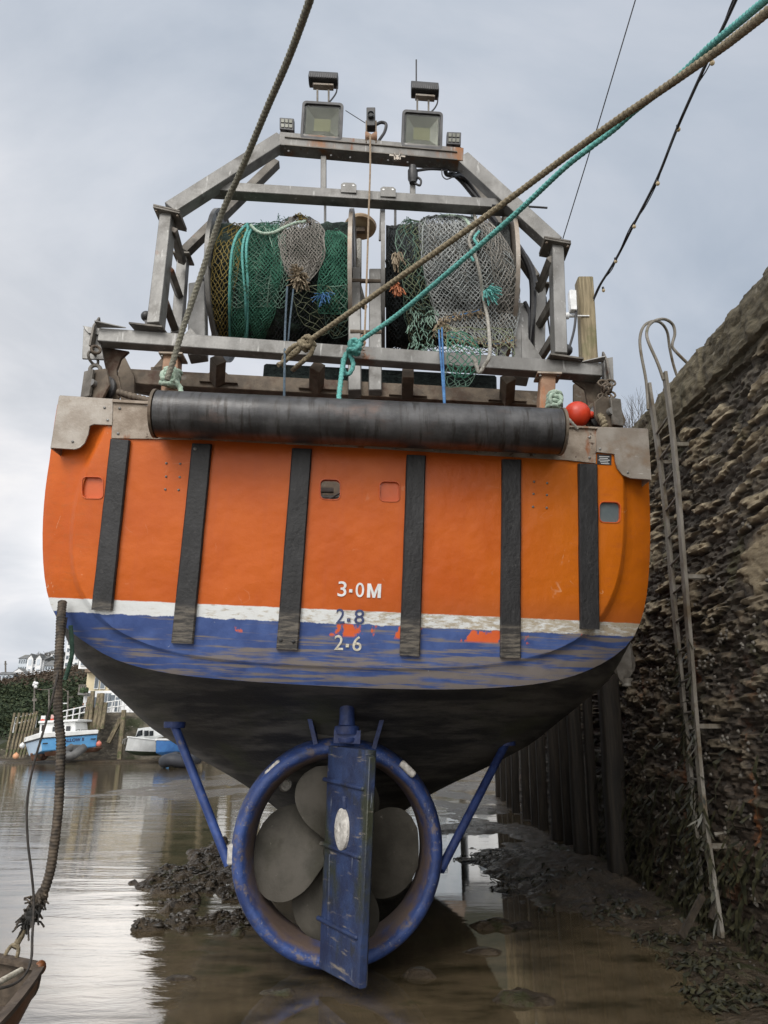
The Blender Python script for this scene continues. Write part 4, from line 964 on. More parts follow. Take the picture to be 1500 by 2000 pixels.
prof_a = [(0, 1), (.018, .98), (.03, .8), (.033, .2), (.026, .12), (.026, 0)]
vs = []; N_ = 28
for (h, q) in prof_a:
    vs.append([ac + rn*h + ud*math.cos(2*math.pi*i/N_)*.145*q + sd_*math.sin(2*math.pi*i/N_)*.105*q for i in range(N_)])
mb.grid([r + [r[0]] for r in vs]); mb.build('anode', zinc, rud, smooth=40)
mb = MB(); sc_ = P(677, 1450, 5.85); mb.lathe(sc_, (0, 0, 1), [(0, 0), (0, .08), (.02, .085), (.035, .085), (.035, .055), (.06, .055), (.06, .095), (.085, .10), (.12, .095), (.13, .065), (.17, .06), (.32, .058), (.32, .07), (.5, .07), (.5, 0)], 24)
mb.build('rudder_stock', dark_blue, boat, smooth=35)
mb = MB(); mb.beam(P(652, 1438, 5.8), P(704, 1440, 5.8), .012, .10, (0, 0, 1)); mb.build('coupling_plate', dark_blue, boat)
# ================================================================ ropes, blocks and floats round the stern
def ropeobj(pts, r, mt, label, cat='rope', parent=None, name='mooring_rope', pitch=None, n=12, lobes=3):
    o = MB().rope(smooth_path(pts), r, pitch, lobes, n).build(name, mt, parent)
    return tag(o, label, cat) if parent is None else o
def pts3(l): return [PB(x, y, Y) for x, y, Y in l]
# left rope: from the pale green knot on the left post up over the viewer's left
r1 = ropeobj(pts3([(326,742,5.0),(340,700,4.97),(358,640,4.9),(392,540,4.75),(432,420,4.5),(470,335,4.2),(520,215,3.75),(565,110,3.35),(605,0,2.95),(640,-110,2.6),(668,-210,2.35)]), .0235, rope_olive, 'olive grey mooring rope rising steeply from the left post past the gantry', pitch=.10)
# knots: a rope wound round and through itself
def knot(c, size, r, mt, parent, turns=3, seed=0, ax=(1, 0, 0), tail=None, name='knot'):
    mb = MB(); rnd = random.Random(seed); ax = V(ax).normalized(); a = ax.cross(V((0, 1, .1))).normalized(); b = ax.cross(a)
    for i in range(turns):
        o_ = c + ax*((i-(turns-1)/2)*r*1.9); tl = rnd.uniform(-.5, .5); pts = []
        for j in range(17):
            th = 2*math.pi*j/16; pts.append(o_ + (a*math.cos(th) + b*math.sin(th))*size*.5 + ax*(tl*size*.45*math.sin(th)))
        mb.rope(pts, r, None, 3, 8)
    for i in range(2):
        th0 = rnd.uniform(0, 6); pts = [c + (ax*math.cos(t_) + a*math.sin(t_)*.9)*size*.5 - b*size*.45*(1 if b.y > 0 else -1) + b*math.sin(2*t_+th0)*size*.15 for t_ in [2*math.pi*q/16 for q in range(17)]]
        mb.rope(pts, r, None, 3, 8)
    if tail: mb.rope(smooth_path(tail), r, None, 3, 8)
    return mb.build(name, mt, parent)
knot(PB(334, 738, 5.14), .12, .021, rope_palegreen, r1, 4, 1, (.2, 0, 1), [PB(340,742,5.05), PB(352,757,5.08), PB(353,772,5.05)])
# brown rope to the quay at upper right and its knot on the sill
r2 = ropeobj(pts3([(556,704,5.28),(575,688,5.16),(600,668,5.1),(655,630,4.95),(760,556,4.65),(880,472,4.3),(1000,385,3.95),(1100,310,3.6),(1200,238,3.2),(1300,170,2.85),(1400,100,2.5),(1450,62,2.3),(1500,22,2.12),(1580,-45,1.9),(1720,-170,1.5)]), .0225, rope_brown, 'brown mooring rope crossing from the sill to the quay at upper right', pitch=.105)
knot(PB(600, 671, 5.13), .085, .021, rope_brown, r2, 3, 4, (.8, -.2, .45), [PB(596,668,5.12), PB(574,676,5.14), PB(560,690,5.2), PB(553,706,5.27), PB(556,716,5.33)])
MB().rope(smooth_path([PB(612,676,5.12), PB(606,692,5.14), PB(590,707,5.18), PB(578,717,5.25), PB(572,722,5.34)]), .021, None, 3, 8).build('loop', rope_brown, r2)
MB().rope(smooth_path([PB(592,674,5.12), PB(580,688,5.15), PB(566,698,5.2), PB(552,708,5.2), PB(543,713,5.18)]), .020, None, 3, 8).build('tail', rope_brown, r2)
r3 = ropeobj(pts3([(676,694,5.25),(690,676,5.16),(712,660,5.1),(780,612,4.95),(880,528,4.6),(1000,424,4.2),(1100,330,3.78),(1153,288,3.62),(1200,252,3.5),(1240,216,3.35),(1320,154,3.0),(1385,92,2.72),(1440,46,2.5),(1500,-4,2.26),(1600,-85,1.95),(1720,-185,1.6)]), .0200, rope_turq, 'turquoise mooring rope running beside the brown one to the quay', pitch=.095)
knot(PB(693, 678, 5.15), .085, .021, rope_turq, r3, 3, 9, (.3, -.1, 1), [PB(676,690,5.2), PB(670,712,5.19), PB(666,740,5.1), PB(661,786,4.98)])
MB().rope(smooth_path(pts3([(682,690,5.2),(690,712,5.2),(682,730,5.2),(672,726,5.22),(670,700,5.2)])), .020, None, 3, 8).build('loop', rope_turq, r3)
# chafed rope end on the right post holding the float
kn = knot(PB(1082, 786, 5.02), .10, .018, rope_palegreen, None, 4, 5, (.2, 0, 1), None, 'rope_knot'); tag(kn, 'pale green rope knot tied round the right rusty post', 'rope')
buoy = MB(); bc = PB(1127, 810, 5.15); buoy.sphere(bc, .108, 28, 18, (1, 1, 1)); buoy.lathe(bc+V((.10, -.02, -.01)), (1, -.2, -.1), [(0, .03), (.025, .026), (.03, .012), (.03, 0)], 12)
buoy = tag(buoy.build('buoy', buoy_red, smooth=60), 'red orange round buoy lodged between right post and rail', 'buoy')
ropeobj(pts3([(1088,790,5.0),(1100,806,4.98),(1112,820,4.96),(1128,838,4.98)]), .012, rope_grey, 'short grey lanyard across the red orange buoy', name='lanyard')
# towing blocks
def block(c, s, lab, swing):
    root = empty('towing_block', c-V((0, 0, .16)), lab, 'pulley block', 'towing blocks at the sill ends')
    A = V((1, 0, 0)); A = Matrix.Rotation(swing, 3, 'Z') @ A; B = V((0, 0, 1)).cross(A)
    mb = MB()
    for k_, off in ((0, -.065), (1, .065)):
        hexa = [c + B*off + A*x + V((0, 0, z)) for x, z in ((-.14,-.05),(-.07,-.15),(.10,-.16),(.16,-.04),(.10,.12),(-.05,.14),(-.13,.07))]
        mb.prism(hexa, B*.022)
    mb.build('cheek_plate', brown_steel, root, bevel=.004)
    mb = MB(); mb.lathe(c-B*.05, B, [(0, .03), (0, .115), (.02, .115), (.05, .08), (.08, .115), (.1, .115), (.1, .03)], 24); mb.build('sheave', roller_m, root)
    mb = MB(); mb.lathe(c-B*.1, B, [(0, 0), (0, .03), (.2, .03), (.2, 0)], 12); mb.build('pin', galv, root)
    mb = MB(); mb.box(c+A*.05*s-B*.09, A*.05, B*.012, (0, 0, .12)); mb.build('wear_plate', galv_dark, root, bevel=.004)
    return root
bl = block(PB(197, 757, 5.30), -1, 'rusty towing block hanging on a shackle at the left sill end', R(-25))
mb = MB(); c = PB(186, 722, 5.29)
def ring(mb, c, r_, t, ax, n=16, sc=1.0):
    ax = V(ax).normalized(); a = ax.cross(V((.1, .2, 1))).normalized(); b = ax.cross(a)
    mb.tube([c + (a*math.cos(2*math.pi*i/n)*sc + b*math.sin(2*math.pi*i/n))*r_ for i in range(n)], t, 8, closed=True)
ring(mb, c, .04, .017, (.2, -1, 0)); ring(mb, PB(182, 700, 5.28), .045, .012, (1, -.3, 0), sc=1.4); mb.build('shackle', galv_dark, bl)
mb = MB(); ring(mb, PB(187, 683, 5.22), .035, .012, (.6, -1, .2)); mb.build('shackle', brown_steel, bl)
br_ = block(PB(1180, 812, 5.15), 1, 'rusty towing block on chains at the right sill end by the quay', R(20))
mb = MB()
for (x, y0, y1, n) in ((1192, 742, 800, 5), (1178, 742, 795, 4), (1186, 750, 790, 4)):
    for i in range(n): ring(mb, PB(x, lerp(y0, y1, (i+.5)/n), 5.2), .028, .009, ((1, 0, 0) if i % 2 else (0, 1, 0)), 12, 1.5)
mb.build('chain', brown_steel, br_)
mb = MB(); mb.rope(smooth_path(pts3([(1172,812,5.05),(1178,822,5.02),(1182,836,5.02)])), .03, .03, 1, 10); mb.build('warp_end', rope_brown, br_)
tag(MB().rope(smooth_path(pts3([(232,766,5.2),(258,774,5.15),(290,782,5.1),(306,786,5.05)])), .028, .045, 1, 12).build('trawl_warp', brown_steel), 'rusty wrapped trawl warp between left block and roller', 'warp')
g = MB(); g.sphere(PB(1190, 794, 5.4), .08, 14, 10, (1, 1, .8), .2); tag(g.build('net_bag', net_green), 'small dull green bag stuffed behind the right towing block', 'bag')

# hanging chafe hose at the left quarter, its thin cord, green tail
hp = [(122,1176,5.15),(119,1210,5.1),(116,1270,5.05),(113,1340,5.03),(114,1400,5.02),(119,1450,5.02),(117,1520,5.02),(114,1580,5.02),(106,1650,5.02),(96,1710,5.02),(78,1760,5.02),(64,1792,5.02)]
path = resample(smooth_path([P(*q) for q in hp]), .006)
hose = MB().tube(path, .033, 14, lambda i, L, th: .030*(1.0 + .10*math.sin(L*2*math.pi/.022) + .07*noise.noise(V((L*9, 0, 4)))))
hose = tag(hose.build('chafe_hose', rope_dark, smooth=60), 'thick dark ribbed mooring warp hanging off the left quarter to the dinghy', 'rope')
mb = MB(); 
for (px, py, s_) in ((72,1765,.040),(66,1778,.046),(60,1790,.044),(55,1800,.036),(80,1752,.042)):
    c = P(px, py, 5.02); strands(mb, c, 26, .07, 1.6, .006, V((0, 0, -.4))); mb.sphere(c, s_, 12, 8, (1,1,1.1), .5)
mb.build('seizing', rope_dark, hose)
mb = MB(); mb.rope(smooth_path([P(62,1792,5.02), P(48,1815,5.02), P(36,1838,5.02), P(28,1852,5.0)]), .020, None, 3, 10); mb.build('rope_tail', rope_brown, hose)
lk = MB(); c = P(22, 1866, 5.0); d = (P(30,1850,5.0)-P(14,1884,5.0)); a = d.normalized(); b = a.cross(V((0,1,0))).normalized()
lk.tube([c + a*math.cos(2*math.pi*i/20)*.062 + b*math.sin(2*math.pi*i/20)*.036 for i in range(20)], .012, 8, closed=True); lk.build('thimble', rope_brown, hose)
tag(MB().tube(smooth_path([P(*q) for q in ((130,1206,5.2),(122,1260,5.15),(110,1330,4.98),(90,1410,4.95),(64,1500,4.93),(53,1570,4.93),(54,1640,4.93),(61,1700,4.93),(66,1760,4.93),(63,1830,4.85),(61,1872,4.75),(48,1905,4.6),(20,1925,4.5),(-30,1935,4.4))]), .0075, 6).build('painter_line', cord_dark), 'thin dark painter line looping down into the dinghy', 'rope')
tag(MB().rope(smooth_path([P(*q) for q in ((138,1222,5.2),(140,1250,5.2),(140,1280,5.2),(133,1308,5.2),(127,1328,5.2))]), .016, .07, 3, 10).build('rope_tail', mat('green_tarred_rope', (.02,.05,.035), (.05,.11,.075), 30, U1, .8, 0, .3, 100)), 'short dark green rope tail dangling below the left quarter', 'rope')

# ================================================================ dinghy at lower left
dg = empty('dinghy', (-2.7, 3.5, 0), 'small varnished wooden dinghy afloat at the lower left corner, moored to the warp', 'dinghy')
varn = mat('varnished_planking', (.13,.045,.014), (.21,.08,.026), 3, (1,.3,3), .4, 0, .3, 40, over=[((.08,.03,.015), 5, .58, .7, (1,.3,2))])
dwood = mat('worn_grey_gunwale', (.055,.040,.028), (.12,.09,.065), 8, (2,.4,2), .7, 0, .5, 50, over=[((.22,.19,.155), 12, .62, .72, U1)])
dinn = mat('mossy_dinghy_inside', (.04,.036,.028), (.10,.092,.076), 5, U1, .75, 0, .5, 40, over=[((.05,.075,.04), 3, .5, .62, U1), ((.3,.29,.27), 14, .6, .66, U1)])
# stations: y, half beam, gunwale z, bottom half beam, bottom z
DC = -2.72
ST = [(4.98, .62, .36, .40, -.02), (4.6, .70, .37, .50, -.08), (4.0, .80, .39, .60, -.10), (3.2, .86, .42, .64, -.10), (2.4, .80, .46, .55, -.08), (1.7, .45, .54, .25, 0), (1.35, .06, .60, .04, .1)]
def dsec(y, hb, gz, bb, bz, ins=0):
    q = [(-hb, gz), (-hb*.97, gz*.6+bz*.4), (-bb*1.12, bz+.10), (-bb*.7, bz+.01), (0, bz-.02), (bb*.7, bz+.01), (bb*1.12, bz+.10), (hb*.97, gz*.6+bz*.4), (hb, gz)]
    return [V((DC + a*(1-ins/ max(hb, .1)) + .10*(y-4.98)*(-.6), y, z + (ins if abs(a) < hb*.9 else 0) )) for a, z in q]
mb = MB(); mb.grid([[p for p in resample(smooth_path(dsec(*s), 4), .001)][::1] if False else smooth_path(dsec(*s), 4) for s in ST]); mb.build('planking', varn, dg, smooth=50)
mb = MB(); mb.grid([smooth_path(dsec(*s, ins=.022), 4) for s in ST]); mb.build('lining', dinn, dg, smooth=50)
for sgn in (0, -1):
    top = [dsec(*s)[sgn] for s in ST]
    mb = MB(); sm = smooth_path(top, 4)
    for a, b2 in zip(sm, sm[1:]): mb.beam(a, b2+(b2-a)*.08, .052, .028, (0, 0, 1))
    mb.build('gunwale', dwood, dg)
s0 = smooth_path(dsec(*ST[0]), 4)
crown = [V((lerp(s0[-1].x, s0[0].x, i/12), 4.99, lerp(s0[-1].z, s0[0].z, i/12) + .075*math.sin(math.pi*i/12))) for i in range(13)]
mb = MB(); mb.prism(s0 + crown[1:-1], (0, .035, 0)); mb.build('transom', dwood, dg)
mb = MB(); ck = [p + V((0, -.015, .008)) for p in crown]
for a, b2 in zip(ck, ck[1:]): mb.beam(a, b2, .075, .03, (0, 0, 1))
mb.build('transom_cap', dwood, dg)
for p in (s0[0], s0[-1]):
    mb = MB(); mb.sphere(p+V((0, .0, .0)), .042, 12, 8, (.8, 1, 1.0)); mb.build('corner_knee', varn, dg)
mb = MB(); mb.box(V((DC, 4.62, .24)), (.66, 0, 0), (0, .035, 0), (0, 0, .02)); mb.box(V((DC+.02, 3.95, .22)), (.76, 0, 0), (0, .11, 0), (0, 0, .016)); mb.box(V((DC+.1, 2.9, .26)), (.78, 0, 0), (0, .11, 0), (0, 0, .016)); mb.build('thwart', dwood, dg, bevel=.006)
mb = MB()
for i in range(6): mb.box(V((DC - .32 + i*.13, 4.25, .0)), (.045, 0, 0), (0, .55, 0), (0, 0, .012))
mb.build('floor_slat', dinn, dg, bevel=.004)
oar = MB(); oar.tube([V((-2.16, 4.86, .38)), V((-2.28, 3.9, .36)), V((-2.42, 2.7, .4))], .017, 10); oar.prism([V((-2.42,2.7,.41)), V((-2.37,2.6,.41)), V((-2.42,2.1,.43)), V((-2.52,2.1,.43)), V((-2.49,2.6,.41))], (0,0,.012))
tag(oar.build('oar', cream_worn), 'pale wooden oar lying along the inside of the dinghy', 'oar')
# ================================================================ quay wall on the right
def wallx(y, z): return 2.97 + .047*z - .022*(y-7) + .085*max(0, y-8.6)
def span(a, b, st): 
    n = max(1, round((b-a)/st)); return [a+(b-a)*i/n for i in range(n)]
ys = span(-4, 4.3, .22) + span(4.3, 10.6, .021) + span(10.6, 26, .16) + [26]
zs = span(-.35, 5.0, .0205) + span(5.0, 5.48, .024) + [5.48]
bm = bmesh.new(); cl_ = bm.verts.layers.float.new('stone'); el_ = bm.verts.layers.float.new('joint')
G = []
COPE = 4.93
for z in zs:
    row = []
    for y in ys:
        wob = noise.noise(V((y*.9, z*1.3, 5)))
        if z < COPE + .05*noise.noise(V((y*.8, 0, 9))):
            p = V((y*3.1 + .5*wob + .35*noise.noise(V((y*3, z*7, 1))), z*15.5 + 1.6*noise.noise(V((y*.7, z*1.1, 2))) + .5*noise.noise(V((y*5, z*5, 8))), 0))
            d, pts = noise.voronoi(p); h = noise.cell(pts[0]*3.7); e = d[1]-d[0]
            j = max(0, 1-e/.16); mort = noise.noise(V((y*.55, z*.8, 20)))
            dep = .038*h - .030*j + .024*noise.fractal(V((y*5 + z*2, z*30, 0)), .75, 2.1, 5) + .012*noise.noise(V((y*14, z*16, 5))) + .04*noise.noise(V((y*1.1, z*1.6, 44)))
            if mort > .40: k_ = min(1, (mort-.40)*6); dep = dep*(1-.75*k_) + .02*k_; h = lerp(h, .75, k_); j *= 1-k_
        else:
            q = y/1.35 + .3; e = abs(q-round(q))*1.35; j = max(0, 1-e/.03); h = .62 + .3*noise.cell(V((round(q-.5), 0, 0)))
            dep = .06 - .04*j + .042*noise.fractal(V((y*6, z*9, 3)), .9, 2.1, 4)
            if z < COPE+.07: dep -= .05; j = 1
        if z > 5.4: dep -= (z-5.4)*.5
        vtx = bm.verts.new((wallx(y, z) - dep, y, z + .02*noise.noise(V((y*2, z, 7)))*(z > 5.3))); vtx[cl_] = h; vtx[el_] = j; row.append(vtx)
    G.append(row)
for r0, r1 in zip(G, G[1:]):
    for i in range(len(ys)-1): bm.faces.new((r0[i], r0[i+1], r1[i+1], r1[i]))
tops = [bm.verts.new((14, y, 5.5)) for y in ys]; t2 = [bm.verts.new((wallx(y, 5.48)+.5, y, 5.5)) for y in ys]
for i in range(len(ys)-1): bm.faces.new((G[-1][i], G[-1][i+1], t2[i+1], t2[i])); bm.faces.new((t2[i], t2[i+1], tops[i+1], tops[i]))
m, k, b = newmat('slate_rubble_wall')
at = k.new('ShaderNodeAttribute', attribute_name='stone'); aj = k.new('ShaderNodeAttribute', attribute_name='joint')
tc = k.new('ShaderNodeNewGeometry').outputs['Position']; sp = k.new('ShaderNodeSeparateXYZ'); k.l.new(tc, sp.inputs[0])
nb = k.noise(tc, 1.5, 7, .6); nf = k.noise(k.mapping(tc, (1, 1, 3.2)), 11, 7, .65)
st = k.ramp(k.math('ADD', k.math('MULTIPLY', at.outputs['Fac'], .75), k.math('MULTIPLY', nf, .35)), [(.12,(.075,.065,.052)),(.34,(.14,.118,.085)),(.55,(.22,.18,.12)),(.74,(.29,.24,.155)),(.92,(.40,.34,.24))])
st = k.mix(k.math('MULTIPLY', k.step(k.noise(tc, 2.3, 6), .55, .68), .6), st, (.085,.085,.035))
st = k.mix(k.math('MULTIPLY', aj.outputs['Fac'], .75), st, (.030,.025,.019))
hz = k.math('ADD', sp.outputs[2], k.math('MULTIPLY', k.math('SUBTRACT', nb, .5), 2.4))
wet = k.mix(k.step(nf, .35, .7), (.018,.014,.011), (.075,.055,.04))
wet = k.mix(k.math('MULTIPLY', k.step(k.noise(tc, 3.5, 6), .56, .66), .8), wet, (.11,.040,.014))
wet = k.mix(k.math('MULTIPLY', k.step(k.noise(tc, 17, 6, .7), .6, .68), .7), wet, (.10,.09,.08))
wet = k.mix(k.math('MULTIPLY', k.step(k.noise(k.mapping(tc, (1,1,.5)), 2.6, 5), .58, .7), .7), wet, (.028,.034,.014))
st = k.mix(k.math('MULTIPLY', k.step(sp.outputs[2], 4.80, 5.0), .75), st, k.mix(k.step(nf, .35, .7), (.040, .036, .022), (.115, .10, .065)))
cc = k.mix(k.step(hz, 3.5, 1.2), st, k.mix(.78, st, wet))
rust = k.math('MULTIPLY', k.step(k.noise(k.mapping(tc, (1, 2.2, .35)), 1.7, 6, .6), .60, .70), k.step(hz, 2.8, 1.9))
cc = k.mix(k.math('MULTIPLY', rust, .75), cc, (.20,.075,.025))
cc = k.mix(k.math('MULTIPLY', k.step(k.noise(k.mapping(tc, (1,1,.5)), 7, 7, .7), .62, .70), k.math('MULTIPLY', k.step(hz, 3, 4.5), .6)), cc, (.33,.30,.24))
k.put(b.inputs['Base Color'], cc); k.put(b.inputs['Roughness'], k.math('ADD', .5, k.math('MULTIPLY', k.step(hz, 1.2, 3), .38)))
k.put(b.inputs['Normal'], k.bump(k.math('ADD', nf, k.math('MULTIPLY', k.noise(tc, 55, 6, .7), .5)), .8, .025)); wall_mat = m
wall = tag(link('quay_wall', bm, m, smooth=38), 'high rubble slate quay wall with coping, towering at the right', 'wall')
WEED = []
mb = MB(); rnd = random.Random(5)
for i in range(150):
    y = rnd.uniform(5.0, 8.6); z = rnd.choice([rnd.uniform(.3, 2.6), rnd.uniform(1.4, 3.6)]); x = wallx(y, z) - rnd.uniform(.0, .07)
    cx = [x, y, z]; n_ = rnd.randint(1, 3)
    for q in range(n_): mb.lathe(V((cx[0], y+rnd.uniform(-.05,.05), z+rnd.uniform(-.05,.05))), (-1, 0, 0), [(0, .018), (.012, .013), (.018, .004), (.018, 0)], 7)
tag(mb.build('limpets', mat('limpet_shell', (.07,.062,.05), (.14,.128,.11), 30, U1, .7, 0, .2, 90), wall), kind='stuff')
def weedmat(n_, a, b_): return mat(n_, a, b_, 14, U1, .45, 0, 0, 60)
weed_dark = weedmat('dark_bladderwrack', (.012,.013,.007), (.045,.042,.02))
mb = MB()
for i in range(620):
    y = rnd.uniform(5.2, 11); z = max(.12, rnd.gauss(.45, .5)); x = wallx(y, z) - .06
    L_ = rnd.uniform(.08, .3); wd = rnd.uniform(.012, .03); a = rnd.uniform(-.5, .5)
    p0 = V((x, y, z)); p1 = p0 + V((-.05-rnd.random()*.05, a*L_*.4, -L_*.5)); p2 = p1 + V((rnd.uniform(-.03,.04), a*L_*.4, -L_*.5)); sd = V((rnd.uniform(-.3,.3)*wd, wd, wd*.3))
    mb.add([p0-sd*.4, p0+sd*.4, p1+sd, p1-sd, p2+sd*.5, p2-sd*.5], [(0,1,2,3),(3,2,4,5)])
tag(mb.build('seaweed', weed_dark, smooth=0), 'dark bladderwrack hanging along the foot of the quay wall', 'seaweed', kind='stuff')

mb = MB()
for (cx_, cy_, n_, sp2) in ((2.05,5.75,150,.28),(2.3,6.3,120,.3),(2.6,7.0,150,.3),(2.45,5.5,140,.25),(1.6,5.6,60,.22),(2.2,7.9,110,.4),(1.5,9.6,120,.6),(1.8,11.5,120,.8)):
    for i in range(n_):
        x, y = rnd.gauss(cx_, sp2), rnd.gauss(cy_, sp2*.5)
        if x > 2.85 or x < .9: continue
        WEED.append((x, y, rnd.uniform(.04,.16), rnd.uniform(0,6.28), rnd.uniform(.008,.02)))
# ladder
lad = empty('ladder', (2.8, 6.9, 0), 'rusty iron ladder with hooped handrails fixed to the quay wall', 'ladder')
sr = [P(1298,728,6.82), P(1318,890,6.82), P(1345,1230,6.82), P(1372,1560,6.80), P(1409,1830,6.78)]
sl = [P(1267,750,7.32), P(1296,960,7.32), P(1322,1240,7.32), P(1352,1560,7.30), P(1376,1812,7.28)]
for q in (sr, sl):
    mb = MB(); sm = resample(smooth_path(q, 6), .12); ra = []
    for i, p in enumerate(sm):
        w_ = .040 + .004*noise.noise(p*6); ra.append([p + V((-.016, -w_, 0)), p + V((.016, -w_, 0)), p + V((.016, w_, 0)), p + V((-.016, w_, 0)), p + V((-.016, -w_, 0))])
    mb.grid(ra); n = len(ra)*5; mb.f += [(0,1,2,3), (n-5,n-4,n-3,n-2)]
    mb.build('stringer', ladder_m, lad, weld=.0005)
def at_z(q, z):
    for a, b_ in zip(q, q[1:]):
        if b_.z <= z <= a.z: return a.lerp(b_, (a.z-z)/(a.z-b_.z))
    return q[-1]
z = 4.93
while z > .35:
    a, b_ = at_z(sl, z), at_z(sr, z+.01); broken = abs(z-1.03) < .12 or abs(z-.43) < .2
    mb = MB(); mb.tube([a, a.lerp(b_, .5)+V((0,0,-.006)), b_] if not broken else [b_, b_.lerp(a, .35)], .013, 8); mb.build('rung', ladder_m, lad); z -= .30
for pts in ([(1266,800,7.32),(1262,745,7.32),(1252,690,7.32),(1250,660,7.33),(1257,638,7.36),(1272,628,7.45),(1290,630,7.6),(1303,648,7.75),(1308,680,7.85),(1316,715,7.95),(1328,750,8.0)],
            [(1296,742,6.82),(1284,708,6.82),(1268,672,6.82),(1263,652,6.84),(1268,635,6.9),(1283,625,7.0),(1300,624,7.1),(1314,634,7.18),(1318,652,7.2),(1313,672,7.22),(1316,682,7.24),(1333,700,7.26),(1352,718,7.3)]):
    MB().tube(smooth_path([P(*q) for q in pts]), .017, 10).build('handrail', ladder_m, lad, smooth=60)
for zz_ in (4.6, 3.2, 1.8, .8):
    for q in (sr, sl):
        p = at_z(q, zz_); mb = MB(); mb.beam(p, p+V((.22, 0, 0)), .03, .04); mb.build('wall_bracket', ladder_m, lad)
mb = MB()
for (zc, n) in ((2.35, 40), (1.75, 60), (1.1, 80), (.8, 60), (.35, 80)):
    for i in range(n):
        p = at_z(rnd.choice([sl, sl, sr]), max(.1, rnd.gauss(zc, .12))); L_ = rnd.uniform(.06, .2); d = V((rnd.uniform(-1,.3), rnd.uniform(-1,1), rnd.uniform(-1.5,-.2))).normalized()*L_; sd = V((rnd.uniform(-1,1), rnd.uniform(-1,1), 0))*.012
        p = p + V((-.02, rnd.uniform(-.04,.04), 0)); mb.add([p-sd, p+sd, p+d*.6+sd*1.3, p+d*.6-sd*1.3, p+d], [(0,1,2,3),(3,2,4)])
tag(mb.build('seaweed', weed_dark, lad, smooth=0), kind='stuff')
mb = MB(); mb.beam(P(1330,1830,6.5), P(1372,1750,6.7), .05, .03, (0,1,0)); tag(mb.build('driftwood_stick', wet_pile), 'broken wooden stake leaning by the ladder foot', 'stake')
mb = MB(); mb.tube(smooth_path([P(1395,1630,6.9), P(1430,1628,6.85), P(1470,1626,6.6), P(1520,1610,6.3)]), .02, 8); tag(mb.build('chain_bar', ladder_m), 'corroded iron bar stapled across the wall by the ladder foot', 'bar')
mb = MB(); mb.beam(P(1388,1795,6.75), P(1418,1685,6.95), .04, .03, (0,1,0)); tag(mb.build('driftwood_stick', wet_pile), 'thin stake leaning behind the right ladder stringer', 'stake')

# fender piles between boat and wall
def pile(base, top, w_, mt, label, group, cat='pile', name='timber_pile'):
    mb = MB(); n = 14; ra = []
    for i in range(n+1):
        t = i/n; p = base.lerp(top, t); w2 = w_*.5*(1+.06*noise.noise(p*1.7)); c = p + V((.012*noise.noise(p*2+V((3,0,0))), .012*noise.noise(p*2), 0))
        ra.append([c+V((sx*w2*q1, sy*w2*q2, 0)) for sx, sy, q1, q2 in ((-1,-1,.85,1),(1,-1,.85,1),(1,-1,1,.85),(1,1,1,.85),(1,1,.85,1),(-1,1,.85,1),(-1,1,1,.85),(-1,-1,1,.85))])
    mb.grid([r+[r[0]] for r in ra]); mb.f.append(tuple(n*9+i for i in range(8)))
    return tag(mb.build(name, mt, smooth=50, weld=.0005), label, cat, group)
m, k, b = newmat('tidal_timber'); tc = k.new('ShaderNodeNewGeometry').outputs['Position']; sp = k.new('ShaderNodeSeparateXYZ'); k.l.new(tc, sp.inputs[0])
gr = k.noise(k.mapping(tc, (9,9,.6)), 3, 7, .6); n3 = k.noise(tc, 2, 5)
up = k.mix(k.step(gr, .35, .68), (.125,.098,.052), (.27,.22,.135)); up = k.mix(k.math('MULTIPLY', k.step(n3, .52, .7), .7), up, (.10,.105,.04))
lo_ = k.mix(k.step(gr, .35, .7), (.010,.008,.006), (.034,.026,.018))
cc = k.mix(k.step(k.math('ADD', sp.outputs[2], n3), 3.4, 4.6), lo_, up); k.put(b.inputs['Base Color'], cc); b.inputs['Roughness'].default_value = .75; k.put(b.inputs['Normal'], k.bump(gr, .6, .012)); tidal = m
post = pile(PZ(1212, 1742, -.05), P(1140.5, 549, 9.15), .225, tidal, 'tall squared timber pile carrying the string lights beside the boat', 'fender piles along the quay', 'pile')
FP = [((1166,1692),.14,'slim dark pile, first to the left of the tall squared pile'),((1136,1684),.22,'stout dark pile, second to the left of the tall squared pile'),((1112,1660),.18,'dark pile, third to the left of the tall squared pile'),((1090,1640),.24,'broad dark pile, fourth to the left of the tall squared pile'),((1062,1622),.2,'dark pile, fifth to the left of the tall squared pile'),((1046,1612),.18,'dark pile, sixth to the left of the tall squared pile'),((1028,1600),.2,'dark pile, seventh to the left of the tall squared pile'),((1008,1588),.2,'dark pile, fourth from the far end of the row by the bright mud'),((996,1577),.18,'dark pile, third from the far end of the row by the bright mud'),((985,1566),.22,'dark pile, second from the far end of the row by the bright mud'),((974,1560),.2,'farthest dark pile of the row, at the edge of the bright mud')]
for (q, w_, lb_) in FP:
    bpt = PZ(q[0], q[1], .02); pile(bpt, bpt + V((.12, 0, 5.3)), w_*.82, tidal, lb_, 'fender piles along the quay')
mb = MB(); mb.beam(P(1117,570,9.0), P(1119,609,9.0), .10, .12, (0,1,0)); tag(mb.build('junction_box', white_paint, bevel=.01), 'pale grey electrical box on the tall pile', 'box')
mb = MB(); mb.lathe(P(1104,617,9.05), (1,0,0), [(0,0),(0,.04),(.02,.05),(.05,.05),(.06,.025),(.12,.025),(.2,.012),(.35,.012),(.35,0)], 12); tag(mb.build('insulator', white_paint), 'small white insulator on the left of the tall pile', 'insulator')
tag(MB().tube(smooth_path([P(1126,600,9.0), P(1122,640,8.95), P(1114,672,8.9), P(1104,700,8.85)]), .02, 6).build('power_cable', cable_black), 'black cable looping down from the tall pile behind the gantry', 'cable')
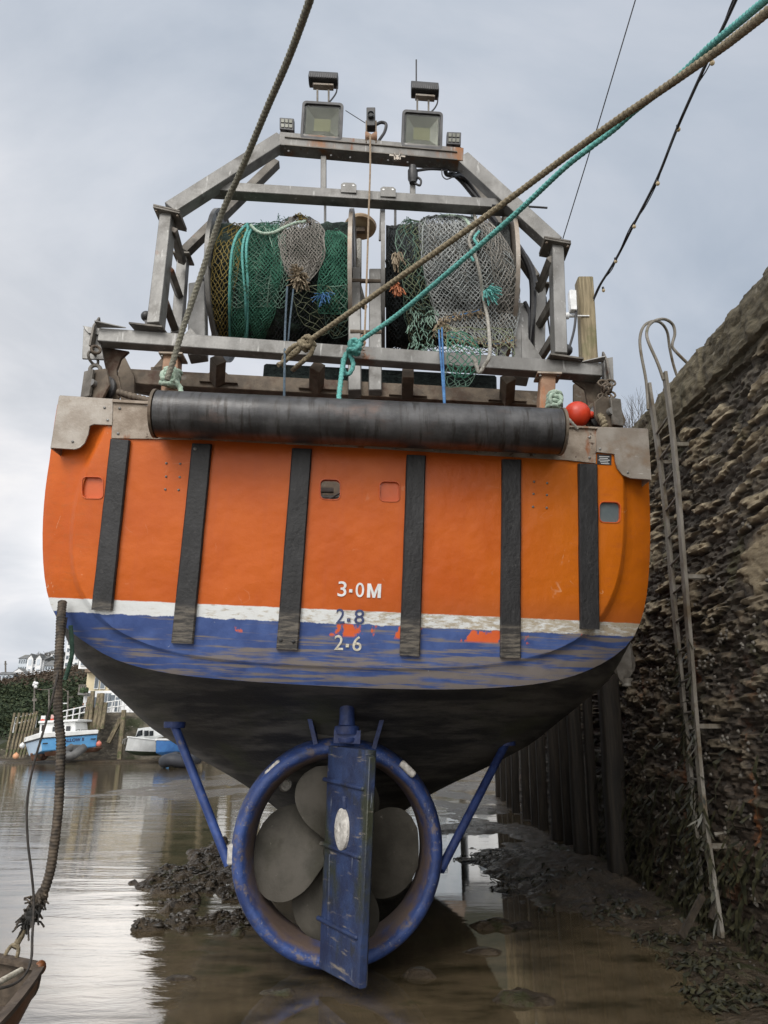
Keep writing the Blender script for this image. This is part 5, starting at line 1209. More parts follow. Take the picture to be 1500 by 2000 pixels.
# string lights and stay wire
sp_ = [P(1157,592,9.1), P(1170,560,8.9), P(1202,508,8.3), P(1238,438,7.7), P(1283,350,6.95), P(1325,245,6.15), P(1388,105,5.2), P(1437,0,4.6), P(1485,-110,4.1), P(1560,-260,3.6)]
sc = smooth_path(sp_, 10)
sl_ = empty('string_lights', sp_[0], 'black festoon cable with dusty bulbs strung up from the tall pile', 'string lights')
MB().tube(sc, .017, 8).build('cable', cable_black, sl_)
MB().tube(smooth_path([p + V((.02*math.sin(i*1.3), -.02, .03*math.sin(i*2.1)-.01)) for i, p in enumerate(resample(sc, .35))], 4), .007, 6).build('thin_lead', cable_black, sl_)
for (px, py, Y) in ((1390,121,5.25),(1324,251,6.2),(1284,357,6.95),(1238,441,7.7),(1202,509,8.3),(1178,566,8.9)):
    mb = MB(); c = P(px, py, Y); mb.lathe(c+V((0,0,.045)), (.1,0,-1), [(0,0),(0,.016),(.04,.018),(.04,0)], 10); h_ = mb.build('lamp_holder', cable_black, sl_)
    mb = MB(); mb.sphere(c+V((.004,0,-.012)), .024, 12, 8, (1,1,1.15)); mb.build('bulb', bulb_m, h_)
tag(MB().tube([PB(1097,474,5.6), PB(1170,238,4.6), PB(1241,0,3.9), PB(1280,-140,3.6)], .005, 6).build('stay_wire', wire_m), 'single thin wire stay rising from the right gantry joint', 'wire')
# right side of hull: a hull fitting bag seen at the quarter
mb = MB(); c = P(1214, 1285, 6.1); mb.sphere(c, .13, 18, 12, (.75, .7, 1.5), .35); mb.lathe(c+V((.02,0,-.17)), (0,0,-1), [(0,.06),(.04,.035),(.06,.04),(.07,0)], 10)
tag(mb.build('fender', mat('grimy_white_fender', (.16,.145,.125), (.3,.28,.25), 8, U1, .6, 0, .3, 30)), 'grimy pale fender squeezed between right quarter and wall', 'fender')

# ================================================================ mud, water
def smoothstep(a, b, x): t = max(0, min(1, (x-a)/(b-a))); return t*t*(3-2*t)
def ground(x, y):
    n1 = noise.noise(V((x*.55, y*.4, 1))); n2 = noise.fractal(V((x*2.2, y*1.7, 4)), .9, 2, 4)
    near = smoothstep(26, 15, y)
    h = -.30 - .25*smoothstep(-2.5, -7, x) - .5*smoothstep(-6, -16, x)
    # pool under the stern, shelving up to the quay
    pool = -.075 + .012*n1 + .006*n2
    r = smoothstep(-2.6, -.9, x + .35*n1)
    h = lerp(h, pool, r*smoothstep(17, 12, y))
    edge = 1.35 + .45*noise.noise(V((y*.6, 3, 0))) + .16*noise.noise(V((x*2, y*2.4, 6))) - smoothstep(7.2, 9.5, y)*.55 - smoothstep(9, 14, y)*.4
    rise = smoothstep(-.15, 1.9, x-edge)
    h += rise*(.20 + .05*n1) + max(0, min(1, (x-edge)/.5))*(.05*n2 + .035*abs(noise.noise(V((x*4, y*3.2, 2)))) + .014*noise.noise(V((x*11, y*8, 5))))
    # mud bank on the left under the hull
    bx_, by_ = (x+2.1 + .13*(y-9.5)), (y-10.0)
    q = (bx_/.88)**2 + (by_/2.9)**2 + .9*n1 + .95*noise.noise(V((x*1.9, y*1.5, 12))) + .5*noise.noise(V((x*5, y*4, 15)))
    bk = smoothstep(1.3, .35, q)
    lump = abs(noise.fractal(V((x*5, y*4.2, 8)), .8, 2.1, 4))
    h = lerp(h, .0 + .10*lump + .035*n2, bk) if bk > 0 else h
    q2 = ((x+2.2)/.16)**2 + ((y-7.5)/.10)**2 + .6*noise.noise(V((x*5, y*5, 3)))
    h = max(h, -.06 + .12*smoothstep(1.4, .2, q2) + .03*lump) if q2 < 1.6 else h
    q3 = ((x+1.50)/.14)**2 + ((y-6.05)/.06)**2
    if q3 < 1.5: h = max(h, -.03 + .05*smoothstep(1.4, .2, q3) + .015*lump)
    for (ax_, ay_, ar, hh) in ((.27,6.12,.16,.05),(.8,6.75,.2,.035),(-.75,5.75,.14,.03),(.95,5.6,.22,.05),(1.1,7.6,.3,.05)):
        q4 = ((x-ax_)/ar)**2 + ((y-ay_)/(ar*.6))**2 + .8*noise.noise(V((x*6, y*6, 21)))
        if q4 < 1.3: h = max(h, -.03 + hh*smoothstep(1.3, .1, q4)*1.5 + .02*lump)
    # far mud flats
    fl = smoothstep(19, 23, y + 2.2*n1 + 1.5*noise.noise(V((x*.25, y*.2, 3)))) * smoothstep(50, 38, y) * smoothstep(-13, -8, x + 2*n1 - (y-30)*.12)
    h = lerp(h, .012 + .06*noise.noise(V((x*.8, y*.35, 7))) + .035*n2, fl)
    st_ = smoothstep(10, 14, y)*smoothstep(-1.2, .6, x+.5*n1)
    h = lerp(h, -.03 + .10*noise.noise(V((x*.8, y*.5, 17))) + .04*n2 + .05*smoothstep(.5, 3, x), st_)
    sh = smoothstep(49, 53.5, y + 1.5*n1); h = lerp(h, .14 + .05*n2, sh*smoothstep(-60, -40, x))
    if y > 66: h = lerp(h, .6, smoothstep(66, 75, y))
    return h
def grow(a, step, ratio, end):
    out = []; s = step; x = a
    while x < end: x += s; s *= ratio; out.append(x)
    return out
xs = [-v for v in grow(3.4, .1, 1.09, 170)][::-1] + span(-3.4, 3.3, .034) + [3.3] + grow(3.3, .15, 1.2, 170)
yy = [-v for v in grow(-3.6, .2, 1.2, 60)][::-1] + span(3.6, 12.5, .034) + [12.5] + grow(12.5, .05, 1.025, 60) + grow(61, 2, 1.2, 400)
GR = [[V((x, y, ground(x, y))) for x in xs] for y in yy]
gm = MB(); gm.grid(GR)
m, k, b = newmat('harbour_mud'); tc = k.new('ShaderNodeNewGeometry').outputs['Position']; sp = k.new('ShaderNodeSeparateXYZ'); k.l.new(tc, sp.inputs[0])
na = k.noise(tc, 1.4, 7, .6); nb = k.noise(k.mapping(tc, (1,.7,1)), 7, 8, .65); nc_ = k.noise(tc, 30, 6, .7)
cc = k.ramp(k.math('ADD', k.math('MULTIPLY', na, .5), k.math('MULTIPLY', nb, .5)), [(.32,(.022,.017,.012)),(.47,(.055,.041,.027)),(.62,(.088,.066,.043)),(.75,(.12,.094,.066))])
cc = k.mix(k.math('MULTIPLY', k.step(k.noise(tc, 2.7, 6, .6), .56, .66), .75), cc, (.040,.045,.016))
cc = k.mix(k.math('MULTIPLY', k.step(nc_, .62, .70), .45), cc, (.15,.13,.11))
cc = k.mix(k.math('MULTIPLY', k.step(k.noise(tc, 1.9, 7, .65), .59, .64), .8), cc, (.018,.015,.013))
k.put(b.inputs['Base Color'], cc)
wetv = k.math('ADD', sp.outputs[2], k.math('MULTIPLY', k.math('SUBTRACT', nb, .5), .12))
k.put(b.inputs['Roughness'], k.math('ADD', .24, k.math('MULTIPLY', k.step(wetv, .03, .20), .5)))
b.inputs['Specular IOR Level'].default_value = .38
k.put(b.inputs['Normal'], k.bump(k.math('ADD', k.math('MULTIPLY', k.noise(k.mapping(tc, (.8, 1.6, 1)), 2.6, 6, .62), 1.6), k.math('ADD', nb, k.math('MULTIPLY', nc_, .45))), 1.0, .06)); mud_m = m
mud = tag(gm.build('mud_bed', m, smooth=180, fix=False), kind='structure')
# clods and weed on the bank
mb = MB(); rnd = random.Random(11); cnt = 0
while cnt < 1500:
    x = rnd.uniform(-3.1, -1.0); y = rnd.uniform(7.0, 13); h = ground(x, y)
    if h < .01 or noise.noise(V((x*2.5, y*2, 33))) < -.15: continue
    r_ = rnd.choice([.007, .009, .010, .012, .014, .018, .022]); c = V((x, y, h + r_*.2)); cnt += 1
    mb.sphere(c, r_, 7, 5, (rnd.uniform(.9,2.2), rnd.uniform(.8,1.6), rnd.uniform(.4,.8)), 1.1)
for i in range(260):
    x = rnd.uniform(1.2, 2.8); y = rnd.uniform(5.2, 9); h = ground(x, y)
    if h < .01 or noise.noise(V((x*1.5, y*1.5, 77))) < .05: continue
    r_ = rnd.choice([.01, .012, .018, .026]); mb.sphere(V((x, y, h+r_*.2)), r_, 7, 5, (1.2, 1, .6), .9)
clod_m = mat('wet_clods', (.020,.017,.013), (.07,.058,.045), 9, U1, .32, 0, .6, 60, over=[((.13,.12,.105), 26, .6, .7, U1)])
tag(mb.build('mud_clods', clod_m, smooth=180), 'scattered wet mud clods and weed on the banks', 'clods', kind='stuff')
mb = MB()
for (x, y, L_, a, wd) in WEED:
    p0 = V((x, y, ground(x, y)+.012)); d = V((math.cos(a), math.sin(a), 0)); q = p0 + d*L_*.5; q.z = ground(q.x, q.y)+.03; r_ = p0 + d*L_; r_.z = ground(r_.x, r_.y)+.008; sd = V((-d.y, d.x, .3))*wd
    if p0.z < .0: continue
    mb.add([p0-sd*.5, p0+sd*.5, q+sd, q-sd, r_+sd*.4, r_-sd*.4], [(0,1,2,3),(3,2,4,5)])
tag(mb.build('seaweed', weed_dark, smooth=0, fix=False), 'dark bladderwrack clumps strewn on the mud by the wall', 'seaweed', kind='stuff')
# water sheet
wm = MB(); wm.add([V((-220,-70,0)), V((220,-70,0)), V((220,420,0)), V((-220,420,0))], [(0,1,2,3)])
m, k, b = newmat('harbour_water'); out = k.n['Material Output']; k.n.remove(b)
tc = k.new('ShaderNodeNewGeometry').outputs['Position']; sp = k.new('ShaderNodeSeparateXYZ'); k.l.new(tc, sp.inputs[0])
w1 = k.noise(k.mapping(tc, (.40, 1.5, 1)), 1.15, 2, .45, .5); w2 = k.noise(k.mapping(tc, (1.2, 3.2, 1)), 3.2, 4, .55, .4); w3 = k.noise(k.mapping(tc, (.16, .5, 1)), 1.0, 2)
calm = k.step(sp.outputs[0], -.6, -2.2)                    # sheltered under the hull, rippled outside
calm = k.math('MAXIMUM', calm, k.step(sp.outputs[1], 12, 18))
hgt = k.math('ADD', k.math('MULTIPLY', w1, 1.0), k.math('MULTIPLY', w2, .20)); 
hgt = k.math('MULTIPLY', hgt, k.math('ADD', .16, k.math('MULTIPLY', calm, .84)))
bmpn = k.new('ShaderNodeBump'); k.put(bmpn.inputs['Height'], hgt); bmpn.inputs['Strength'].default_value = 1.0; bmpn.inputs['Distance'].default_value = .0115
gl = k.new('ShaderNodeBsdfGlossy'); gl.inputs['Roughness'].default_value = .025; gl.inputs[0].default_value = (1, 1, 1, 1); k.l.new(bmpn.outputs[0], gl.inputs['Normal'])
tr = k.new('ShaderNodeBsdfTransparent'); tr.inputs[0].default_value = (.78, .68, .50, 1)
df = k.new('ShaderNodeBsdfDiffuse'); k.put(df.inputs[0], k.ramp(k.noise(k.mapping(tc, (.8, 1.5, 1)), 1.3, 7, .62), [(.36,(.065,.055,.03)),(.46,(.17,.132,.078)),(.56,(.25,.19,.115)),(.66,(.11,.105,.05))]))
mx = k.new('ShaderNodeMixShader'); k.l.new(tr.outputs[0], mx.inputs[1]); k.l.new(df.outputs[0], mx.inputs[2]); mx.inputs[0].default_value = .42
fr = k.new('ShaderNodeFresnel'); fr.inputs[0].default_value = 1.75; k.l.new(bmpn.outputs[0], fr.inputs['Normal'])
m2 = k.new('ShaderNodeMixShader'); k.l.new(fr.outputs[0], m2.inputs[0]); k.l.new(mx.outputs[0], m2.inputs[1]); k.l.new(gl.outputs[0], m2.inputs[2])
k.l.new(m2.outputs[0], out.inputs[0])
tag(wm.build('water', m, smooth=0), kind='structure')
# ================================================================ far side of the harbour
stone_far = mat('far_quay_stone', (.045,.04,.032), (.15,.13,.10), 1.6, (1,1,2.5), .9, 0, .8, 5, .08, over=[((.03,.035,.015), .5, .5, .66, U1), ((.24,.22,.19), 3, .6, .7, (1,1,2))])
cream = mat('cream_render', (.50,.43,.28), (.58,.50,.34), 1, U1, .8, 0, 0)
white_r = mat('white_render', (.62,.63,.64), (.74,.75,.76), .6, U1, .8, 0, 0)
pale_r = mat('pale_blue_render', (.46,.51,.56), (.54,.58,.62), .6, U1, .8, 0, 0)
slate = mat('slate_roofing', (.11,.115,.12), (.19,.19,.185), 1.5, (1,1,3), .75, 0, .3, 6, .03, over=[((.2,.19,.12), .5, .55, .7, U1)])
brownroof = mat('brown_roofing', (.12,.085,.06), (.2,.15,.11), 1.5, U1, .8, 0, .3, 6, .03)
win_m = mat('far_window_glass', (.05,.065,.08), (.16,.19,.22), .8, U1, .15, 0, 0)
Zq = P(165, 1391, 56).z
xq = P(160, 1450, 56).x
fq = MB()
def farwall(x0, x1, y, zt, d):
    nx = 40; nzv = 12; ra = []
    for j in range(nzv+1):
        z = lerp(-.4, zt, j/nzv); ra.append([V((lerp(x0, x1, i/nx), y + .10*z + .12*noise.noise(V((i*1.3, j*1.7, 2))), z)) for i in range(nx+1)])
    ra.append([V((lerp(x0, x1, i/nx), y+d, zt)) for i in range(nx+1)]); fq.grid(ra)
    fq.prism([V((x0, y, -.4)), V((x0, y+d, -.4)), V((x0, y+d, zt)), V((x0, y+.35, zt))], (.03, 0, 0))
farwall(xq, 26, 56, Zq, 24)
tag(fq.build('far_quay', stone_far, smooth=30), 'weedy stone quay across the harbour under the cream building', 'quay wall')
rq = MB(); a = P(60, 1405, 58.5); b_ = P(165, 1392, 58.5)
rq.prism([V((a.x-4, 58.5, -.4)), V((b_.x+1, 58.5, -.4)), V((b_.x+1, 58.5, b_.z)), V((a.x, 58.5, a.z-.8)), V((a.x-4, 58.5, .2))], (0, 6, 0))
tag(rq.build('slipway', stone_far), 'stone slipway ramp behind the blue and white boat', 'slipway')
# leaning timber piles
def z4(x, y): return (x/3.947, 1230+y/3.947)
for i, (t_, b2) in enumerate([((115,640),(45,985)),((150,640),(78,985)),((185,640),(104,985)),((212,640),(130,985)),((240,640),(155,985)),((266,635),(182,978)),((286,628),(212,965))]):
    q = pile(P(*z4(*b2), 55.5), P(*z4(*t_), 57), .15, far_pile, 'leaning weedy pile in the row at the far left, %s from the left' % ['first','second','third','fourth','fifth','sixth','seventh'][i], 'leaning piles across the harbour')
for i, (t_, b2) in enumerate([((692,515),(652,765)),((716,472),(692,775)),((766,490),(728,762)),((791,488),(757,785)),((816,560),(786,765)),((740,600),(712,770))]):
    pile(P(*z4(*b2), 54.6), P(*z4(*t_), 55.4), .26, far_pile, 'tall pale pile before the cream building, %s of the cluster from the left' % ['first','second','fourth','fifth','last','short third'][i], 'pale piles before the cream building')
pile(P(*z4(920,1000), 54.4), P(*z4(956,618), 55.6), .30, far_pile, 'single green slimy pile standing against the far quay face', None)
mb = MB(); mb.beam(P(*z4(835,875), 55), P(*z4(930,690), 55.6), .28, .28, (0,1,0)); tag(mb.build('raking_timber', far_pile), 'sloping timber brace on the far quay face', 'timber')
# extra piles right of the boat that the water mirrors
for i in range(9):
    x = -15.5 + i*2.1; pile(V((x, 55, 0)), V((x+.2, 55.5, 6.4+.7*noise.noise(V((i*3.3, 0, 0))))), .34, far_pile, 'far quay pile hidden by the hull and mirrored in the water', 'mirrored piles of the far quay')
# rails
def rail(pts, Y, n, lab):
    r_ = empty('railing', P(*z4(*pts[0]), Y), lab, 'railing')
    A_, B_ = P(*z4(*pts[0]), Y), P(*z4(*pts[1]), Y); mb = MB()
    for dz in (0, -.45): mb.tube([A_+V((0,0,dz)), B_+V((0,0,dz))], .05, 6)
    mb.build('rail_bar', white_paint, r_)
    for i in range(n):
        p = A_.lerp(B_, i/(n-1)); MB().tube([p, p+V((0,0,-1.1))], .05, 6).build('post', white_paint, r_)
rail(((470,632),(668,588)), 57, 5, 'white railing climbing the slipway behind the blue boat')
rail(((820,560),(1010,530)), 57, 5, 'railing on the quay edge by the white ground floor')
rail(((118,680),(288,640)), 57.2, 4, 'light rail fixed across the leaning piles')
# poles with lamps
for (x0, y0, x1, y1, lb_, heads) in ((268,375,262,645,'tall pole with a cluster of white lamps at the left of the hose',1),(378,455,378,640,'plain pale pole left of the thick warp',0),(524,470,522,690,'pole with cross arms right of the thick warp',2)):
    r_ = empty('lamp_post', P(*z4(x1, y1), 60), lb_, 'pole'); MB().tube([P(*z4(x1,y1), 60), P(*z4(x0,y0), 60)], .07, 8).build('pole', galv_dark, r_)
    if heads == 1:
        for (hx, hy) in ((262,425),(275,440),(268,410),(284,415)): 
            mb = MB(); mb.sphere(P(*z4(hx,hy), 59.9), .14, 8, 6); mb.build('lamp_head', white_paint, r_)
        MB().beam(P(*z4(250,540), 60), P(*z4(285,540), 60), .1, .2).build('cross_arm', galv_dark, r_)
    if heads == 2:
        MB().tube([P(*z4(524,520), 60), P(*z4(566,520), 60)], .04, 6).build('cross_arm', galv_dark, r_)
        MB().tube([P(*z4(470,568), 60), P(*z4(524,568), 60)], .05, 6).build('cross_arm', white_paint, r_)
tag(MB().tube(smooth_path([P(*z4(268,455), 60), P(*z4(320,462), 60), P(*z4(378,458), 60), P(*z4(450,440), 60), P(*z4(524,480), 60)]), .03, 5).build('overhead_line', galv_dark), 'thin line strung between the far poles', 'cable')
# signs
for (x0, y0, x1, y1, lb_, c_) in ((312,662,352,710,'small white and red warning sign behind the blue boat',1),(388,655,420,708,'faded pink sign half hidden behind the thick warp',0)):
    s_ = empty('sign', P(*z4((x0+x1)/2, y1+30), 56), lb_, 'sign')
    A_, B_ = P(*z4(x0,y1), 56), P(*z4(x1,y0), 56); c = (A_+B_)/2; w_, h_ = abs(B_.x-A_.x), abs(B_.z-A_.z)
    MB().cube(c, w_, .05, h_).build('board', white_paint if c_ else mat('faded_pink_sign', (.5,.3,.28), (.62,.42,.4), 3, U1, .7, 0, 0), s_)
    MB().cube(c+V((0,-.03,-h_*.25)), w_*.9, .02, h_*.35).build('red_panel', buoy_red, s_)
    MB().tube([c, c-V((0,0,h_*1.6))], .04, 6).build('post', galv_dark, s_)
# buildings on the quay
def openings(par, rects, Y, frame=white_paint, name='window', glass=None):
    for (x0, y0, x1, y1) in rects:
        a, b2 = P(x0, y0, Y), P(x1, y1, Y); c = (a+b2)/2; w_, h_ = abs(b2.x-a.x), abs(a.z-b2.z)
        f_ = MB().cube(c, w_, .12, h_).build(name, frame, par)
        n = 2 if w_ > .5 else 1
        mb = MB()
        for i in range(n): mb.cube(c+V(((i-(n-1)/2)*w_/n, -.07, 0)), w_/n*.82, .02, h_*.88)
        mb.build('pane', glass or win_m, f_)
cb_ = empty('quayside_building', (P(200,1391,60).x, 62, Zq), 'cream quayside building with white ground floor and glazed white loft', 'building')
YB = 60
def slab(par, name, mt, x0, y0, x1, y1, Y, depth, xr=None):
    a, b2 = P(x0, y0, Y), P(x1, y1, Y); xr_ = b2.x if xr is None else xr
    return MB().box(V(((a.x+xr_)/2, Y+depth/2, (a.z+b2.z)/2)), ((xr_-a.x)/2, 0, 0), (0, depth/2, 0), (0, 0, abs(a.z-b2.z)/2)).build(name, mt, par)
slab(cb_, 'ground_floor_wall', white_r, 165, 1349, 300, 1393, YB, 8); slab(cb_, 'upper_wall', cream, 171, 1313, 300, 1349, YB+.05, 8)
slab(cb_, 'roof', brownroof, 166, 1306, 300, 1313, YB-.6, 9); slab(cb_, 'loft', white_r, 157, 1272, 300, 1306, YB+1.2, 7); slab(cb_, 'loft_roof', slate, 155, 1268, 300, 1272, YB+.8, 8)
openings(cb_, [(187,1316,192,1346),(198,1320,205,1346),(214,1318,224,1346)], YB-.02); openings(cb_, [(160,1277,168,1301),(171,1279,182,1302),(186,1282,198,1304),(204,1282,220,1304)], YB+1.15)
openings(cb_, [(180,1360,188,1391),(206,1352,214,1388),(226,1360,234,1392)], YB-.05, name='door'); openings(cb_, [(196,1356,203,1380),(217,1356,224,1380)], YB-.05)
slab(cb_, 'balcony', galv, 152, 1353, 170, 1357, YB-1.2, 1.3); slab(cb_, 'balcony_rail', galv_dark, 153, 1337, 167, 1339, YB-1.2, .08)
for px in (154, 158, 162, 166): slab(cb_, 'baluster', galv_dark, px, 1338, px+.7, 1354, YB-1.15, .06)
mb = MB(); mb.sphere(P(164,1348,59), .32, 10, 8, (1.2,1,.8), .6); tag(mb.build('hanging_basket', mat('basket_leaves', (.02,.04,.015), (.05,.08,.03), 6, U1, .8, 0, 0)), 'dark leafy hanging basket on the cream building corner', 'plant')
def terrace(x0, x1, h, mt, lab, roofm):
    r_ = empty('quayside_house', ((x0+x1)/2, 61, Zq), lab, 'house', 'quayside houses mirrored in the water')
    MB().box(V(((x0+x1)/2, 65, Zq+h/2)), ((x1-x0)/2, 0, 0), (0, 4, 0), (0, 0, h/2)).build('wall', mt, r_)
    MB().prism([V((x0-.3, 60.6, Zq+h)), V((x0-.3, 69.4, Zq+h)), V((x0-.3, 65, Zq+h+2.4))], (x1-x0+.6, 0, 0)).build('roof', roofm, r_)
    n = max(2, int((x1-x0)/2.2))
    for f_ in range(int(h/2.7)):
        for i in range(n):
            c = V((lerp(x0, x1, (i+.5)/n), 60.98, Zq+1.4+f_*2.7)); w_ = MB().cube(c, 1.0, .1, 1.4).build('window', white_paint, r_); MB().cube(c-V((0,.06,0)), .8, .02, 1.2).build('pane', win_m, w_)
terrace(-13.2, -7.2, 6.5, white_r, 'tall white quayside house hidden by the hull, seen mirrored', slate); terrace(-6.6, -.4, 5.4, cream, 'cream quayside house hidden by the hull, seen mirrored', slate)
terrace(.2, 6, 6.8, pale_r, 'pale blue quayside house hidden by the hull, seen mirrored', brownroof); terrace(6.6, 14, 5.6, white_r, 'wide white quayside house at the right, hidden by the hull', slate)
# people on the slipway
def person(px, pyt, pyb, Y, coat, legs, lab, turn=0):
    top, bot = P(px, pyt, Y), P(px, pyb, Y); H = top.z-bot.z; root = bot
    bm = bmesh.new(); sk = bm.verts.layers.skin.verify()
    def vt(x, y, z, r): 
        q = bm.verts.new(Matrix.Rotation(turn, 3, 'Z') @ V((x*H, y*H, z*H))); q[sk].radius = (r*H, r*H); return q
    pel = vt(0,0,.52,.075); pel[sk].use_root = True; ch = vt(0,0,.70,.095); nk = vt(0,0,.84,.04); hd = vt(0,-.01,.93,.055); cr = vt(0,0,.97,.045)
    E = [(pel,ch),(ch,nk),(nk,hd),(hd,cr)]
    for s in (-1, 1):
        hp_ = vt(s*.05,0,.46,.06); kn_ = vt(s*.055,-.01,.27,.045); an = vt(s*.055,.01,.05,.03); ft = vt(s*.06,-.06,.02,.025); sh = vt(s*.11,0,.80,.045); el = vt(s*.14,.01,.63,.035); hn = vt(s*.07,-.10,.58,.028)
        E += [(pel,hp_),(hp_,kn_),(kn_,an),(an,ft),(ch,sh),(sh,el),(el,hn)]
    for a, b2 in E: bm.edges.new((a, b2))
    me = bpy.data.meshes.new('person'); bm.to_mesh(me); bm.free(); o = bpy.data.objects.new('person', me); COL.objects.link(o); o.location = root
    o.modifiers.new('skin', 'SKIN'); o.modifiers.new('sub', 'SUBSURF').levels = 1
    m, k, b = newmat('clothing'); tc = k.new('ShaderNodeTexCoord').outputs['Object']; sp = k.new('ShaderNodeSeparateXYZ'); k.l.new(tc, sp.inputs[0])
    c_ = k.mix(k.step(sp.outputs[2], .50*H, .51*H), legs, coat); c_ = k.mix(k.step(sp.outputs[2], .85*H, .86*H), c_, (.42,.24,.17)); k.put(b.inputs['Base Color'], c_); me.materials.append(m)
    tag(o, lab, 'person')
    hm = MB(); hm.sphere(root+V((0, .012*H, .965*H)), .062*H, 10, 8, (1,1,.8)); hm.build('hair', mat('hair_brown', (.03,.02,.012), (.06,.04,.025), 9, U1, .7, 0, 0), o)
person(159.5, 1373, 1400, 58, (.02,.02,.025), (.015,.017,.025), 'person in dark jacket leaning at the slipway rail, left of the pair', .3)
person(166, 1372, 1400, 58, (.025,.022,.03), (.015,.015,.02), 'person in black coat at the slipway rail, right of the pair', -.4)
person(142, 1381, 1405, 58, (.03,.04,.06), (.02,.02,.03), 'person in navy top standing lower down the slipway', 0)

# ---------------------------------------------------------------- small boats across the harbour
sky_blue = mat('sky_blue_hull_paint', (.09,.29,.56), (.12,.35,.63), 1.5, U1, .4, 0, 0)
lit_face_blue = mat('lit_face_hull_blue', (.36,.47,.60), (.44,.55,.67), 1.5, U1, .4, 0, 0)  # paler hull blue, light on the workboat's left face painted in
brown_foul = mat('brown_antifouling', (.16,.075,.045), (.24,.13,.09), 2, U1, .8, 0, .2, 10, over=[((.05,.045,.03), 1.5, .5, .65, U1)])
gel = mat('white_gelcoat', (.62,.63,.62), (.75,.76,.75), 2, U1, .3, 0, 0)
def zp(x, y, Y): return P(*z4(x, y), Y)
b1 = empty('motor_boat', zp(470, 980, 52), 'sky blue and white workboat aground before the far quay', 'boat')
A1, B1, C1 = zp(311,838,50.6), zp(755,803,53), zp(190,872,52.6); D1 = B1 + (C1-A1)
a1, b1_, c1 = zp(322,938,50.8), zp(742,905,53), zp(222,978,52.4); d1 = b1_ + (c1-a1)
def hexa(t, b2): 
    mb = MB(); mb.add(list(t)+list(b2), [(0,1,2,3),(7,6,5,4),(0,4,5,1),(1,5,6,2),(2,6,7,3),(3,7,4,0)]); return mb
hx = hexa((A1,B1,D1,C1), (a1,b1_,d1,c1)); hs = hx.build('hull', sky_blue, b1, bevel=.08, seg=2)
hs.data.materials.append(lit_face_blue)
for p_ in hs.data.polygons:
    if p_.normal.x < -.5: p_.material_index = 1
up_ = V((0, 0, .36))
o1 = ((A1+C1)/2-(B1+D1)/2).normalized()*.05 + V((0,-.06,0))
hexa((A1+o1+up_*1.1, B1+V((.05,-.06,0))+up_*.8, D1+V((.05,.06,0))+up_*.8, C1+V((-.08,0,0))+up_), (A1+o1, B1+V((.05,-.06,0)), D1+V((.05,.06,0)), C1+V((-.08,0,0)))).build('gunwale', gel, b1, bevel=.05, seg=2)
hexa((A1+o1*1.05+V((0,-.01,.04)), B1+V((.05,-.07,.04)), D1+V((.05,.06,.04)), C1+V((-.09,0,.04))), (A1+o1*1.05+V((0,-.01,-.03)), B1+V((.05,-.07,-.03)), D1+V((.05,.06,-.03)), C1+V((-.09,0,-.03)))).build('rubbing_band', black_plastic, b1)
for (x0, x1, y0, y1, Y) in ((622,742,905,948,53),(330,470,932,975,51.5),(225,330,950,1015,52)):
    t0, t1 = zp(x0,y0,Y-.2), zp(x1,y0,Y-.1); u0, u1 = zp(x0+14,y1,Y+.2), zp(x1-22,y1-6,Y+.3); dv = V((0,1.5,0))
    hexa((t0,t1,t1+dv,t0+dv),(u0,u1,u1+dv*.6,u0+dv*.6)).build('keel_pod', brown_foul, b1, bevel=.1, seg=2)
ca, cb2 = zp(300,800,52), zp(585,795,52.8); ct, cu = zp(306,722,52), zp(578,708,52.8); dv = V((.2,1.7,0))
hexa((ct,cu,cu+dv,ct+dv),(ca,cb2,cb2+dv,ca+dv)).build('wheelhouse', gel, b1, bevel=.04)
rt0, rt1 = zp(292,722,51.8), zp(600,706,52.6); dv2 = V((.2,2.1,0)); hexa((rt0+V((0,0,.16)),rt1+V((0,0,.16)),rt1+dv2+V((0,0,.16)),rt0+dv2+V((0,0,.16))),(rt0,rt1,rt1+dv2,rt0+dv2)).build('wheelhouse_roof', gel, b1, bevel=.03)
for (x0, x1, y0, y1) in ((318,345,735,780),(402,432,748,786),(452,485,746,786),(506,543,743,784)):
    p0, p1 = zp(x0,y1,52.0+ (x0-300)/300*.8-.06), zp(x1,y0,52.0+(x1-300)/300*.8-.06); MB().prism([p0, V((p1.x,p1.y,p0.z)), p1, V((p0.x,p0.y,p1.z))], (0,.04,0)).build('window', glass_dark, b1)
for (x0, x1) in ((585,615),(625,680),(696,740)):
    MB().tube([zp(x0,795,52.7), zp(x0+2,772,52.7), zp(x1-2,768,52.9), zp(x1,790,52.9)], .03, 6).build('rail', galv, b1)
MB().tube([zp(195,850,52.4), zp(200,836,52.4), zp(280,812,51.6), zp(310,800,51)], .03, 6).build('rail', galv, b1)
textmesh('ALLOW II', .29, zp(494,868,51.2)+V((0,0,0)), (B1-A1), V((0,0,1)), mat('navy_lettering', (.02,.03,.08), (.03,.04,.1), 3, U1, .5, 0, 0), 'name_lettering', b1, .02, .014, 1.08)
for (x0, x1, y) in ((330,368,878),(700,738,843)): 
    mb = MB(); mb.beam(zp(x0,y,50.62 if x0 < 400 else 52.62), zp(x1,y-2,50.85 if x0 < 400 else 52.85), .05, .08); mb.build('vent', black_plastic, b1)
